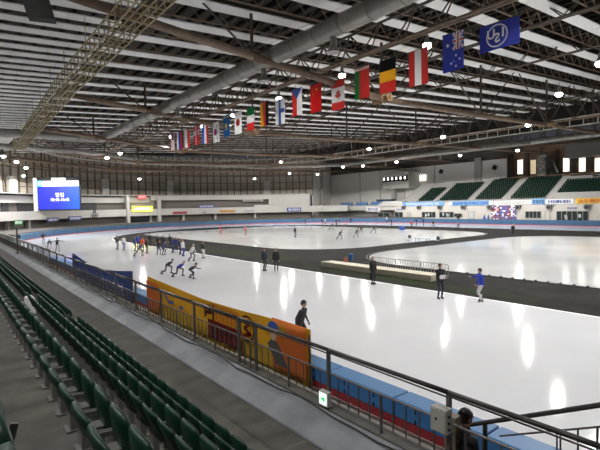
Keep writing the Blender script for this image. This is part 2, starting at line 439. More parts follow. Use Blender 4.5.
def disc(cy, cz, ry, rz, a0=0, a1=2*pi, n=24): return [(cy+ry*cos(a0+(a1-a0)*i/n), cz+rz*sin(a0+(a1-a0)*i/n)) for i in range(n)]
bpatch('orange_panel', 11.3, 9.66, .32, 1.74, 'banner_orange', dx=.004)
bpatch('orange_panel', 22.2, 20.6, .32, 1.60, 'banner_orange', dx=.004)
bpatch('maroon_box', 15.6, 13.15, .34, .92, 'banner_maroon', dx=.004)
def strokes(name, segs, w, m, dx=.008, mp=True):
    b = MB()
    for (a0, b0), (a1, b1) in segs:
        if mp: a0, b0, a1, b1 = my(a0), mz(b0), my(a1), mz(b1)
        d = V((0, a1-a0, b1-b0)); n_ = V((0, -d.z, d.y)).normalized()*w/2; e = d.normalized()*w*.4
        p, q = V((nx-dx, a0, b0))-e, V((nx-dx, a1, b1))+e
        b.add([p-n_, q-n_, q+n_, p+n_], [(0,1,2,3)], m)
    return local(t, b.build(name, loc=t.location))
seg = []
for k in range(6): # big rounded letter stems
    y_ = 14.9-.28*k; seg += [((y_, 1.00), (y_, 1.32)), ((y_, 1.32), (y_-.2, 1.38))]
strokes('big_lettering', seg, .10, 'banner_orange', .008)
seg = [((15.8,1.0),(15.8,1.35)), ((15.8,1.35),(15.45,1.38)), ((15.45,1.38),(15.35,1.2)), ((15.35,1.2),(15.7,1.15)), ((15.15,.98),(15.15,1.42))]
strokes('big_lettering', seg, .13, 'banner_ink', .010)
seg = []
for k in range(9):
    y_ = 15.35-.24*k; seg += [((y_, .48), (y_-.12, .75)), ((y_-.12, .75), (y_-.02, .80)), ((y_, .6), (y_-.14, .55))]
strokes('box_lettering', seg, .06, 'banner_ink', .010)
seg = []
for k in range(10):
    y_ = 15.4-.22*k; seg += [((y_, 1.47), (y_-.12, 1.52)), ((y_-.06, 1.44), (y_-.06, 1.54))]
strokes('small_lettering', seg, .035, 'banner_orange', .008)
cir = disc(12.75, 1.08, .42, .42); seg = list(zip(cir, cir[1:]+cir[:1])); strokes('ring_mark', seg, .06, 'banner_ink', .008)
strokes('ring_mark', [((12.95,1.28),(12.6,1.28)), ((12.6,1.28),(12.9,1.08)), ((12.9,1.08),(12.55,.92)), ((12.55,.92),(12.95,.84))], .11, 'banner_maroon', .009)
mat('print_grey', (.075, .072, .07), .6); mat('print_blue', (.035, .10, .40), .6); mat('print_skin', (.48, .33, .24), .6)
bpoly('printed_figure', [(11.55,.9),(11.3,1.08),(11.0,1.02),(10.55,.45),(10.5,.34),(11.1,.34)], 'print_grey', .010)
bpoly('printed_figure', disc(11.22, 1.25, .17, .22), 'print_skin', .012)
bpoly('printed_figure', disc(11.22, 1.38, .30, .25, 0, pi), 'print_blue', .014)
bpoly('printed_figure', [(11.2,1.36),(11.2,1.46),(11.85,1.34),(11.95,1.24),(11.6,1.26)], 'print_grey', .016)
bpoly('pale_blot', disc(10.75, 1.42, .22, .18), 'banner_yellow', .009)
strokes('blue_marks', [((19.4,.95),(18.9,.98)), ((18.2,.9),(17.9,.92)), ((19.9,1.25),(19.5,1.0))], .12, 'cloth_navy', .008)
for yy in (yb0, yb1):
    b = MB(); b.tube((XB, yy, 0.0), (XB, yy, 1.9), .03, 'steel_dark', 6); local(t, b.build('pole', loc=t.location))
t = thing('blue_banner', (XB, 32, .3), 'sagging dark blue printed banner hung behind the railing at left', 'banner')
bb0, bb1 = BT[0][0], BT[-1][0]
def ztopb(u): return interp(BT, bb0+(bb1-bb0)*u)
b = MB(); banner_sheet(b, bb0, bb1, .3, ztopb, 'banner_blue', XB); local(t, b.build('sheet', loc=t.location))
seg = []
for k in range(16):
    y_ = bb0-.8-(bb0-bb1-1.6)/16*k; seg += [((y_, 1.0), (y_-.25, 1.38)), ((y_-.25, 1.0), (y_-.4, 1.32)), ((y_, 1.2), (y_-.45, 1.15)), ((y_-.1, .75), (y_-.5, .8)), ((y_, .6), (y_-.3, .9))]
strokes('lettering', seg, .085, 'banner_lav', .010, False)
for yy in (bb0, bb1):
    b = MB(); b.tube((XB, yy, 0.0), (XB, yy, 1.95), .03, 'steel_dark', 6); local(t, b.build('pole', loc=t.location))

# clear screens further along the near edge
k = 0; yy = 42.8; pr = None
while yy < 92:
    if pr is None:
        pr = thing('clear_screen', (6.85, yy, 0), 'tall clear plastic screen panel in a pale frame beyond the blue banner', 'screen', 'clear screens along the near edge')
        b = MB(); b.box(6.84, 6.86, yy+.06, yy+2.54, .3, 1.85, 'plexi'); local(pr, b.build('pane', loc=pr.location))
        b = MB()
        for z_ in (.28, 1.1, 1.87): b.box(6.82, 6.88, yy, yy+2.6, z_-.03, z_+.03, 'lattice_white')
        for y_ in (yy+.03, yy+2.57): b.box(6.82, 6.88, y_-.03, y_+.03, 0, 1.9, 'lattice_white')
        local(pr, b.build('frame', loc=pr.location))
    else: dup(pr, (6.85, yy, 0))
    yy += 2.6
pz = onx(18, 258, 5.2)
b = MB(); b.tube((5.2, pz.y, 1.25), (5.2, pz.y, 3.6), .06, 'steel_dark', 8); b.box(5.05, 5.35, pz.y-.15, pz.y+.15, 1.25, 1.33, 'steel_dark')
tag(b.build('pole'), 'tall dark pole rising above the railing at far left', 'pole')

# ------------------------------------------------------------------ outer boards (far bend and far straight)
npad = 0
def pad_seg(pts, curved):
    t0 = pts[len(pts)//2]
    r = thing('board_pad', (t0[0][0], t0[0][1], 0), 'mid blue padded board with a red foot '+('on the far bend of the track' if curved else 'on the far straight below the green stand'), 'crash pad', 'outer board pads '+('on the bend' if curved else 'on the far straight'))
    b = MB(); b.sweep([(0,.12),(0,1.12),(.06,1.2),(.44,1.2),(.5,1.12),(.5,.12)], pts, 'boards_blue'); local(r, b.build('pad', loc=r.location))
    b = MB(); b.sweep([(.01,0),(.01,.13),(.49,.13),(.49,0)], pts, 'boards_red'); local(r, b.build('foot', loc=r.location))
a_ = 0; da = 4.0/RB
while a_ < rad(158):
    pad_seg([((CX+RB*cos(q), CY+RB*sin(q)), (cos(q), sin(q))) for q in (a_+.001, a_+da*.33, a_+da*.66, a_+da-.001)], True); a_ += da
for k in range(14): pad_seg([((CX+RB, CY-4*k-.02), (1,0)), ((CX+RB, CY-4*k-3.98), (1,0))], False)

# ------------------------------------------------------------------ end building on the bend
def ring(name, R, prof, a0, a1, m, n=40, parent=None):
    b = MB(); b.sweep(prof, arc(R, rad(a0), rad(a1), n), m); return struct(b.build(name))
RF = 54.0
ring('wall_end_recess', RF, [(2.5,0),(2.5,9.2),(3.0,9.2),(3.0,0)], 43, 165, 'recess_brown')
ring('wall_end_plinth', RB+.6, [(0,0),(0,1.35),(.25,1.45),(8.2,1.45),(8.2,0)], 0, 165, 'apron')
ring('wall_end_balcony', RF, [(0,3.25),(0,5.15),(.3,5.15),(.3,3.4),(2.6,3.4),(2.6,3.25)], 30, 165, 'wall_white')
ring('wall_end_balcony_right', RF, [(0,3.3),(0,5.75),(.3,5.75),(.3,3.5),(2.6,3.5),(2.6,3.3)], 43, 62, 'wall_white')
ring('wall_end_upper_band', RF+.6, [(0,5.7),(0,9.1),(.4,9.1),(.4,5.7)], 43, 57, 'wall_white')
ring('wall_end_upper_beam', RF+.6, [(0,7.6),(0,9.1),(.6,9.1),(.6,7.6)], 56, 96, 'wall_white')
ring('wall_end_left_band', RF+1.6, [(0,7.0),(0,8.6),(.5,8.6),(.5,7.0)], 96, 165, 'wall_white')
ring('ceiling_end_slab', RF+.2, [(0,8.9),(0,9.1),(7.8,9.1),(7.8,8.9)], 43, 165, 'wall_white')
ring('wall_end_upper', 62, [(0,8.5),(0,21.5),(.4,21.5),(.4,8.5)], 43, 170, 'panel_beige', 60)
b = MB()
for k in range(62):
    q = rad(43+2.05*k); d = (cos(q), sin(q)); c = (CX+61.85*d[0], CY+61.85*d[1]); tn = (-d[1], d[0])
    w = .16
    b.obox((c[0],c[1],15), (tn[0]*w,tn[1]*w,0), (d[0]*.14,d[1]*.14,0), (0,0,6.4), 'mullion')
for z_ in (11.0, 13.2, 15.4, 17.6):
    b.sweep([(-.1,z_-.09),(-.1,z_+.09),(.05,z_+.09),(.05,z_-.09)], arc(61.9, rad(43), rad(168), 60), 'mullion')
struct(b.build('trim_6'))
def polar_box(mb, ang, R, half_w, dr, z0, z1, m):
    d = V((cos(ang), sin(ang), 0)); tn = V((-d.y, d.x, 0)); c = V((CX, CY, 0))+d*R
    mb.obox(c+Z*(z0+z1)/2, tn*half_w, d*dr, Z*(z1-z0)/2, m)
def ang_of(x, y, R): p = onring(x, y, R); return math.atan2(p.y-CY, p.x-CX), p.z
# white piers in front of the upper panels
b = MB()
for x_ in (12, 105, 170, 267):
    q, _ = ang_of(x_, 190, 61); polar_box(b, q, 61, 1.0, .5, 5.0, 13.8 if x_ > 20 else 13.2, 'wall_white')
for x_ in (127.5, 159):
    q, _ = ang_of(x_, 205, RF-.1); polar_box(b, q, RF-.15, .42, .4, 0, 8.8, 'wall_white')
for x_ in (6, 27, 150, 183, 215, 255):
    q, _ = ang_of(x_, 214, RF+2); polar_box(b, q, RF+1.8, .35, .35, 0, 4, 'wall_white')
struct(b.build('trim_7'))
# dark window bays behind the left balcony and the middle gallery
b = MB()
for x_ in (6.5, 22, 30, 36, 90): 
    q, _ = ang_of(x_, 205, RF+2); polar_box(b, q, RF+2.4, 1.0 if x_ < 80 else 2.2, .12, 5.0, 7.4, 'dark_grey')
q, _ = ang_of(143, 203, RF+2); polar_box(b, q, RF+2.4, 3.6, .12, 6.0, 7.5, 'panel_beige')
struct(b.build('trim_8'))
q, _ = ang_of(142, 218, RF+2)
tt = MB(); polar_box(tt, q, RF+2.2, 3.1, .15, 0, 4.4, 'glass_dark'); struct(tt.build('window_1'))

# signs on the end building
def flat_sign(name, x, y, w, h, R, m, label, txt=None, tm='white', ts=.6, cat='sign', stro=0):
    q, z_ = ang_of(x, y, R); d = V((cos(q), sin(q), 0)); tn = V((sin(q), -cos(q), 0)); c = V((CX, CY, 0))+d*(R)+Z*z_
    t = thing(name, c, label, cat)
    b = MB(); b.obox(c, tn*w/2, d*.06, Z*h/2, m); local(t, b.build('board', loc=c))
    if txt:
        b = MB(); text_mb(b, txt, c-d*.075, tn, Z, ts, tm); local(t, b.build('lettering', loc=c))
    if stro:
        b = MB()
        for k in range(stro):
            xx = -w*.42+w*.84*(k+.5)/stro; g = w*.84/stro*.36
            for (x0, z0, x1, z1) in random.sample([(-g,-h*.22,g,-h*.22),(-g,h*.2,g,h*.2),(g,-h*.25,g,h*.25),(-g,-h*.25,-g,h*.25),(-g,0,g,0),(0,-h*.28,0,h*.28)], 4):
                p = c-d*.075+tn*(xx+x0)+Z*z0; r_ = c-d*.075+tn*(xx+x1)+Z*z1
                if (p-r_).length > .01:
                    e = (r_-p).normalized(); nn = d.cross(e).normalized()*h*.05
                    b.add([p-nn, r_-nn, r_+nn, p+nn], [(0,1,2,3)], tm)
        local(t, b.build('lettering', loc=c))
    return t
flat_sign('sponsor_sign', 18.5, 222.5, 2.6, 1.0, RF-.1, flat('sign_green', (.04,.22,.06)) and 'sign_green', 'small green sign at the left end of the white balcony', stro=5)
flat_sign('sponsor_sign', 53, 219.6, 3.4, .9, RF-.1, 'cloth_navy', 'blue sign with white lettering below the left of the big screen', stro=8, tm='cloth_white')
flat_sign('sponsor_sign', 75, 218.3, 3.8, 1.0, RF-.1, 'cloth_navy', 'dark blue sign with white lettering below the right of the big screen', stro=8, tm='cloth_white')
flat_sign('sponsor_sign', 180, 212.7, 4.4, .7, RF-.1, 'sign_red', 'long dark red sign on the balcony right of the yellow sign', stro=10, tm='boards_red')
flat_sign('sponsor_sign', 206.5, 206.3, 5.0, .8, RF-.1, 'cloth_navy', 'navy blue sign at the left of the bend balcony under the long white wall', stro=10, tm='cloth_white')
flat_sign('sponsor_sign', 227.5, 211.2, 5.0, .8, RF-.1, flat('sign_amber', (.5,.27,.08)) and 'sign_amber', 'orange tan sign on the low white balcony of the bend', stro=9, tm='sign_amber')
flat_sign('sponsor_sign', 249, 210.8, 3.6, .6, RF-.1, 'wall_white', 'white sign with small blue lettering right of the tan sign', stro=9, tm='cloth_navy')
flat_sign('sponsor_sign', 275, 204.6, 4.2, .7, RF-.1, 'wall_white', 'white sign with grey lettering high on the bend balcony', stro=9, tm='wall_grey')
flat_sign('sponsor_sign', 204.5, 212.2, 1.0, .8, RF-.1, 'wall_white', 'small white emblem plate at the left end of the bend balcony', stro=2, tm='dark_grey')
flat_sign('wall_clock_board', 253, 200.5, 6.4, .7, RF+.45, 'wall_grey', 'long grey notice board on the white upper wall of the bend', stro=12, tm='dark_grey', cat='board')
q = flat_sign('exit_display', 294, 209.5, 4.6, 1.2, RF-.1, 'cloth_navy', 'navy sign with white figures beside the grey column', stro=7, tm='cloth_white')
t = flat_sign('yellow_sign', 142.5, 208.9, 6.3, 1.55, RF-.3, 'sign_yellow', 'glowing yellow lettered sign over the middle entrance', stro=8, tm='sign_yellow_text')
t = flat_sign('score_clock', 142, 196.9, 2.4, 1.1, RF+.4, 'led_red', 'small red lit digital clock above the yellow sign', stro=4, tm='white', cat='clock')
# olympic rings mark on the balcony
q, z_ = ang_of(94.5, 214.3, RF-.05); d = V((cos(q), sin(q), 0)); tn = V((sin(q), -cos(q), 0)); c = V((CX,CY,0))+d*(RF-.08)+Z*z_
b = MB()
for dx, dz in ((-.75,0),(0,0),(.75,0),(-.38,-.4),(.38,-.4)):
    pts = [c+tn*(dx+.36*cos(2*pi*i/14))+Z*(dz-.15+.36*sin(2*pi*i/14)) for i in range(15)]
    b.path(pts, .06, 'dark_grey', 4)
pts = [c+tn*(.42*cos(2*pi*i/10)*.7)+Z*(.75+.45*sin(2*pi*i/10)) for i in range(11)]; b.path(pts, .12, 'dark_grey', 4)
tag(b.build('rings_emblem'), 'dark emblem of five linked rings on the white balcony', 'emblem')

# big screen
t = thing('video_screen', onring(60, 208, RF+1), 'large blue lit video screen hanging over the end balcony', 'screen')
q, _ = ang_of(60, 200, RF); c = onring(58.6, 193.6, RF-4.5)
d = V((cos(rad(64)), sin(rad(64)), 0)); d = V((FW.x, FW.y, 0)).normalized(); d = (d*.8+V((sin(rad(2)),1,0))*.3).normalized()
tn = V((d.y, -d.x, 0))
dist = (c-EYE).dot(FW); px = dist/F
W2, H2 = 19.3*px, 15.6*px
def scr(dx, dz, dd=0): return c+tn*dx*px+Z*dz*px-d*dd   # dx,dz in picture-sized units about the centre
def rect(name, x0, x1, z0, z1, m, dd): 
    b = MB(); b.obox(scr((x0+x1)/2, (z0+z1)/2, dd), tn*(x1-x0)/2*px, d*.02, Z*(z1-z0)/2*px, m); return local(t, b.build(name, loc=t.location))
b = MB(); b.obox(scr(0, 0, -.5), tn*19.8*px, d*.45, Z*16.3*px, 'black'); local(t, b.build('casing', loc=t.location))
b = MB(); b.obox(scr(-21.4, -.6, -.5), tn*1.8*px, d*.55, Z*16.6*px, 'white'); local(t, b.build('side_fin', loc=t.location))
rect('picture', -19.0, 19.4, -15.6, 7.4, 'screen_blue', .02)
rect('header', -19.0, 19.2, 7.4, 12.6, 'screen_white', .02)
rect('header_icon', -19.2, -15.2, 7.4, 12.9, 'screen_cyan', .05)
rect('name_plate', -6, 7, 12.9, 15.6, 'screen_white', .04)
b = MB()
text_mb(b, '웜업', scr(1, -1.6, .06), tn, Z, 4.8*px, 'screen_white', bold=.006); text_mb(b, '10:40-10:45', scr(1, -6.2, .06), tn, Z, 4.5*px, 'screen_white', sx=.84, bold=.008)
local(t, b.build('lettering', loc=t.location))
b = MB()
for k in range(18): b.obox(scr(-11.5+1.35*k, 10.0, .06), tn*.45*px, d*.01, Z*(.9 if k > 4 else .5)*px, 'screen_text')
local(t, b.build('header_lettering', loc=t.location))
b = MB(); b.obox(scr(-17.2, 10.2, .08), tn*.5*px, d*.01, Z*1.6*px, 'screen_white'); local(t, b.build('icon_mark', loc=t.location))
for s in (-12, 12):
    b = MB(); b.bar(scr(s, 15, -.5), scr(s, 24, -.5), .2, .2, 'steel_dark'); local(t, b.build('hanger', loc=t.location))

# ------------------------------------------------------------------ far side building
XF = 101.6
b = MB()
b.box(XF, XF+.4, -40, 84.5, 0, 5.3, 'wall_cream'); struct(b.build('wall_far_lower'))
b = MB(); b.box(XF-.02, XF+.4, 84.5, 118, 3.4, 4.7, 'wall_white'); struct(b.build('wall_far_balcony'))
b = MB(); b.box(XF+3, XF+3.3, 84.5, 122, 0, 5.3, 'wall_grey'); struct(b.build('wall_far_recess'))
b = MB(); b.box(XF-.1, XF+17, 84.5, 122, 4.7, 4.9, 'wall_white'); struct(b.build('ceiling_far_balcony'))
b = MB(); b.box(118, 118.5, 60.3, 140, 0, 16.7, 'wall_bright')
b.box(118, 118.5, -40, 61, 0, 11.3, 'wall_bright'); struct(b.build('wall_far_upper'))
b = MB()
for y_ in (114, 104.5, 94, 82.5): b.box(117.93, 118, y_-.12, y_+.12, 5, 16.6, 'wall_grey')
b.box(117.5, 118, 67.2, 69.2, 5, 17.6, 'wall_white')
struct(b.build('trim_9'))
b = MB(); b.bar((98.2,117.2,10.4), (118.2,130,10.4), .4, 21, 'wall_bright'); struct(b.build('wall_end_return'))
# grey column at the junction
q = onx(322, 205, 104.5)
b = MB(); b.tube((104.5,q.y,0), (104.5,q.y,17.8), .45, 'wall_grey', 12); b.box(103.7, 105.3, q.y-.95, q.y+.95, 3.0, 5.6, 'wall_grey'); struct(b.build('trim_10'))
b = MB(); b.box(118.6, 119.1, 60.3, 140, 16.7, 25, 'mullion'); struct(b.build('wall_far_clerestory'))
# gallery opening with lit windows at upper right
b = MB(); b.box(122, 122.4, -30, 62, 11.0, 20, 'gallery'); b.box(118, 122.4, -30, 62, 11.0, 11.6, 'gallery'); struct(b.build('wall_gallery'))
b = MB(); b.box(118.2, 120.5, -30, 46, 15.4, 18.6, flat('beam_grey', (.26,.25,.235)) and 'beam_grey'); struct(b.build('trim_11'))
for k, (x_, m) in enumerate(((520.5,'window_lit'), (533.5,'window_gold'), (566.5,'window_lit'), (582.5,'window_lit'), (598.5,'window_lit'))):
    a1, a2 = onx(x_, 158+ (0 if k > 1 else 2), 121.9), onx(x_, 171.5+(2.5 if k < 2 else 0), 121.9)
    r = bpy.data.objects.new('window_%d' % (k+2), None); C.objects.link(r); r.location = a2; struct(r)
    b = MB(); b.box(121.8, 121.95, a1.y-.75, a1.y+.75, a2.z, a1.z, m); local(r, b.build('pane', loc=a2))
    b = MB(); 
    for s in (-.8, .8): b.box(121.7, 121.95, a1.y+s-.08, a1.y+s+.08, a2.z-.1, a1.z+.1, 'mullion')
    b.box(121.7, 121.95, a1.y-1.3, a1.y+1.3, a2.z-.2, a2.z, 'mullion'); local(r, b.build('frame', loc=a2))
b = MB()
for x_ in (509, 512, 527, 541, 557, 574, 590):
    p = onx(x_, 165, 121.5); b.box(121.4, 121.8, p.y-.35, p.y+.35, 11.4, 18, 'mullion')
struct(b.build('trim_12'))
pa, pb = onx(542, 178.5, 119), onx(542, 155, 119)
b = MB(); b.box(118.6, 119.6, pa.y-1.0, pa.y+1.0, pa.z-1, pb.z, 'glass_column'); struct(b.build('trim_13'))
b = MB(); b.bar(onx(548,157,119), onx(555,174,119), 1.4, 1.4, 'dark_grey'); struct(b.build('trim_14'))
# control room box on the far upper wall
pa, pb = onx(382, 189.5, 112), onx(408, 171, 112)
r = thing('control_room', (112, (pa.y+pb.y)/2, pa.z), 'white control room box jutting from the far upper wall', 'booth')
b = MB(); b.box(112.2, 118, pb.y, pa.y, pa.z, pb.z, 'wall_white'); local(r, b.build('body', loc=r.location))
a1, a2 = onx(382.5, 182.3, 112.1), onx(407.5, 175.3, 112.1)
b = MB(); b.box(112.1, 112.25, a2.y, a1.y, a1.z, a2.z, 'glass_dark'); local(r, b.build('window_band', loc=r.location))
b = MB()
for k in range(6):
    yy = a2.y+(a1.y-a2.y)*(k+.5)/6+.2; b.box(112.05, 112.12, yy-.35, yy+.3, a1.z+.5, a2.z-.2, 'window_lit')
local(r, b.build('lit_pane', loc=r.location))
b = MB(); p = onx(394, 197, 114); b.box(113.5, 114.5, p.y-.7, p.y+.7, 4.8, pa.z, 'wall_grey'); local(r, b.build('support', loc=r.location))
a1, a2 = onx(408.5, 181.6, 117.9), onx(425.5, 174.6, 117.9)
r = bpy.data.objects.new('window_7', None); C.objects.link(r); r.location = (117.9, a1.y, a1.z); struct(r)
a1, a2 = onx(417, 181.8, 110.1), onx(426, 174.6, 110.1); a1, a2 = onx(408.5, 181.6, 110.08), onx(425.5, 174.6, 117.9)
p1, p2 = onx(410, 181.6, 117.8), onx(426, 174.6, 117.8)
b = MB(); b.box(117.8, 117.98, p2.y, p1.y, p1.z, p2.z, 'window_lit'); local(r, b.build('pane', loc=r.location))
b = MB()
for k in range(5): b.box(117.6, 117.85, p2.y+(p1.y-p2.y)*k/4-.06, p2.y+(p1.y-p2.y)*k/4+.06, p1.z-.1, p2.z+.1, 'mullion')
local(r, b.build('frame', loc=r.location))

# stands with green seats
NT = 10; X0, Z0, DX, DZ = 103.2, 5.75, .95, .50
aisles = [(79.6, 78.2), (72.6, 71.4), (62.4, 61.0), (53.6, 52.2), (43.8, 42.4)]
b = MB()
for k in range(NT+1): b.box(X0+DX*k, 118, 38 if k > 0 else -40, 84, Z0+DZ*(k-1) if k else 4.8, Z0+DZ*k, 'wall_grey')
b.box(X0, 118, -40, 38, 4.8, 5.6, 'wall_grey')
struct(b.build('floor_far_stand'))
b = MB()
for a_, c_ in aisles:
    for k in range(NT+1): b.box(X0+DX*k-.02, X0+DX*(k+1), c_, a_, Z0+DZ*k, Z0+DZ*k+.12, 'wall_grey')
struct(b.build('trim_15'))
def far_seat(mb, x, y, z):
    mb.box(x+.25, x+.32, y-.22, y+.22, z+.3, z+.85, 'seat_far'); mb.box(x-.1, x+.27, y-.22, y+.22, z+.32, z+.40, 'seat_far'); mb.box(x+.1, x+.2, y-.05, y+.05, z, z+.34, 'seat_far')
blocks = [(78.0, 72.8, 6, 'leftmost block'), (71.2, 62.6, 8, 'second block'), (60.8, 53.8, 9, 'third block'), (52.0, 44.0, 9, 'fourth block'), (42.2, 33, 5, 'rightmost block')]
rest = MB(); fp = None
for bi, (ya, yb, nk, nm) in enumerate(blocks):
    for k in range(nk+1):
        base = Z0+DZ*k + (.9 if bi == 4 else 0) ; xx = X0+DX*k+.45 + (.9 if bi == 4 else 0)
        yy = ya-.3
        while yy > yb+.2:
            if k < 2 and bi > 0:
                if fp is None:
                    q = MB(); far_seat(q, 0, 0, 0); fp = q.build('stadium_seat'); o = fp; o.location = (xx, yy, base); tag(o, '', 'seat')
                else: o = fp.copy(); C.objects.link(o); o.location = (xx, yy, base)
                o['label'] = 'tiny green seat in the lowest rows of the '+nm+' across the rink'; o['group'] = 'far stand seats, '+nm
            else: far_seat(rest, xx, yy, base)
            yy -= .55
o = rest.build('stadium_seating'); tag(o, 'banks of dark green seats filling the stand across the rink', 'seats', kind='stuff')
b = MB(); 
for k in range(8): b.box(X0+.9+DX*k, 118, 30, 42.3, 4.8, Z0+DZ*k+.9, 'wall_grey')
struct(b.build('floor_far_stand_right'))
b = MB(); b.box(X0+.6, X0+.8, 28, 42.6, 5, 6.9, 'wall_grey'); struct(b.build('wall_far_stand_front'))

# blue seats and pale fascia left of the green blocks
for k, (x_, y_, n) in enumerate(((348,204,4),(363,203.5,4),(378,203,4))):
    for j in range(n):
        p = onx(x_-6+12*j/n, y_+.6, 103.5)
        b = MB(); b.box(103.2, 103.9, p.y-.45, p.y+.45, 4.92, 5.5, 'seat_blue'); b.box(103.7, 103.9, p.y-.45, p.y+.45, 5.5, 6.0, 'seat_blue')
        tag(b.build('bench_seat'), 'small pale blue seat in the row left of the green stand', 'seat', 'blue seats on the far balcony')
pa, pb = onx(376, 208, 101.3), onx(404, 203.5, 101.3)
b = MB(); b.hexa([(101.2,pb.y,4.6),(104,pb.y,4.6),(104,pa.y,4.6),(101.2,pa.y,4.6),(101.2,pb.y+1,6.0),(104,pb.y+1,6.0),(104,pa.y-3,6.0),(101.2,pa.y-3,6.0)], 'wall_white'); struct(b.build('wall_far_fascia'))
pa = onx(385, 201, 106)
b = MB(); b.box(105.5, 107, pa.y-3, pa.y+3, 4.92, 6.5, 'banner_kiosk'); b.box(105.4, 107.1, pa.y-3.1, pa.y+3.1, 6.5, 6.65, 'banner_kiosk'); tag(b.build('kiosk'), 'dark blue kiosk block behind the white fascia left of the green seats', 'kiosk')

# banners along the far facade
def far_banner(x0, x1, y0, y1, m, label, n, tm, x=XF-.15, extra=None):
    a1, a2 = onx(x0, y1, x), onx(x1, y1, x); z1 = max(a1.z, a2.z); zt = onx((x0+x1)/2, y0, x).z; zb = onx((x0+x1)/2, y1, x).z
    t = thing('wall_banner', (x, (a1.y+a2.y)/2, zb), label, 'banner')
    b = MB(); b.box(x-.03, x+.03, a2.y, a1.y, zb, zt, m); local(t, b.build('sheet', loc=t.location))
    b = MB(); w = a1.y-a2.y; hh = zt-zb
    for k in range(n):
        yy = a1.y-w*(.10+.80*(k+.5)/n); g = w*.8/n*.34
        for (p0_, p1_, p2_, p3_) in random.sample([(-g,.25,g,.25),(-g,.7,g,.7),(g,.2,g,.8),(-g,.2,-g,.8),(-g,.48,g,.48),(0,.2,0,.8)], 4):
            s0, s1 = V((x-.05, yy+p0_, zb+hh*p1_)), V((x-.05, yy+p2_, zb+hh*p3_)); e = (s1-s0).normalized(); nn = V((1,0,0)).cross(e)*hh*.055
            b.add([s0-nn, s1-nn, s1+nn, s0+nn], [(0,1,2,3)], tm)
    local(t, b.build('lettering', loc=t.location))
    for (f, m2) in (extra or []):
        b = MB(); yy = a1.y-w*f; b.box(x-.06, x-.03, yy-hh*.45, yy+hh*.45, zb+.05, zt-.05, m2); local(t, b.build('emblem', loc=t.location))
    return t
far_banner(402, 444, 201.8, 206.0, 'cloth_blue', 'light blue banner with white lettering below the leftmost green block', 13, 'cloth_white')
far_banner(449, 493, 201.0, 205.3, 'cloth_blue', 'blue banner with dark lettering and a pale square emblem at each end', 13, 'cloth_navy', extra=[(.04,'cloth_white'), (.96,'cloth_white')])
far_banner(494, 531.5, 200.5, 204.5, 'cloth_white', 'white banner with brown lettering in the middle of the far facade', 12, 'wall_grey')
far_banner(532, 545, 198.8, 204.2, 'cloth_blue', 'short blue banner with a dark picture between two white banners', 4, 'black')
far_banner(545.5, 573.5, 199.0, 204.0, 'cloth_white', 'white banner with dark blue lettering left of the amber banner', 11, 'cloth_navy')
far_banner(575.5, 606, 198.0, 203.5, 'cloth_amber', 'amber banner with orange lettering at the right edge', 9, 'banner_orange')
far_banner(366, 380, 207.2, 211.5, 'cloth_white', 'small white banner with a blue mark at the end of the bend balcony', 5, 'cloth_navy', x=XF-.2)
far_banner(396.5, 403, 208.9, 210.0, 'cloth_navy', 'tiny navy sign above the leftmost dark window', 4, 'cloth_white', x=XF-.1)
far_banner(567.5, 576.5, 207.1, 208.9, 'cloth_navy', 'small navy sign with white lettering over the right glazed front', 5, 'cloth_white', x=XF-.1)
# coloured check board
a1, a2 = onx(491.5, 219.5, XF-.1), onx(516.5, 205.3, XF-.1)
t = thing('backdrop_board', (XF-.1, (a1.y+a2.y)/2, a1.z), 'interview backdrop board checked in red, blue and white', 'board')
b = MB(); b.box(XF-.12, XF-.02, a2.y, a1.y, a1.z, a2.z, 'cloth_white'); local(t, b.build('panel', loc=t.location))
grid = [[random.choice((0, 1, 2)) for i in range(14)] for j in range(9)]
for m, ph in (('kick_red',0), ('cloth_navy',1)):
    b = MB()
    for i in range(14):
        for j in range(9):
            if grid[j][i] == ph:
                y_ = a2.y+(a1.y-a2.y)*(i+.5)/14; z_ = a1.z+(a2.z-a1.z)*(j+.5)/9; b.box(XF-.14, XF-.12, y_-.2, y_+.2, z_-.17, z_+.17, m)
    local(t, b.build('logo_check', loc=t.location))
# windows and doors on the facade
wn = 8
def win(x0, x1, y0, y1, nmull, name='window', m='glass_dark', glow=0):
    global wn
    a1, a2 = onx(x0, y1, XF-.05), onx(x1, y0, XF-.05)
    r = bpy.data.objects.new('%s_%d' % (name, wn), None); wn += 1; C.objects.link(r); r.location = (XF-.05, a1.y, a1.z); struct(r)
    b = MB(); b.box(XF-.06, XF-.01, a2.y, a1.y, a1.z, a2.z, m); local(r, b.build('pane', loc=r.location))
    b = MB()
    for k in range(nmull+1):
        yy = a2.y+(a1.y-a2.y)*k/nmull; b.box(XF-.14, XF-.05, yy-.035, yy+.035, a1.z, a2.z, 'wall_grey')
    for zz in (a1.z, a2.z): b.box(XF-.14, XF-.05, a2.y-.07, a1.y+.07, zz-.05, zz+.05, 'wall_grey')
    local(r, b.build('frame', loc=r.location))
    for g in range(glow):
        b = MB(); yy = a2.y+(a1.y-a2.y)*(.25+.5*random.random()); zz = a1.z+(a2.z-a1.z)*(.3+.3*random.random()); b.box(XF-.08, XF-.06, yy-.25, yy+.25, zz-.3, zz+.4, 'window_dim'); local(r, b.build('lit_pane', loc=r.location))
win(378, 390, 212.5, 218.5, 2); win(395, 403, 212, 219.5, 2, 'window'); win(422, 435.5, 211.8, 217.5, 4, glow=2); win(439.5, 453.5, 211.8, 217.5, 4, glow=3)
win(468.5, 474, 211.7, 218.5, 1, 'door', 'window_dim'); win(525.5, 541, 211.2, 218, 4); win(545, 550, 211, 220.5, 1, 'door', 'wall_cream'); win(556.5, 588.5, 211, 221, 6, glow=3)
win(407.5, 411, 212, 219, 1, 'door', 'wall_grey')
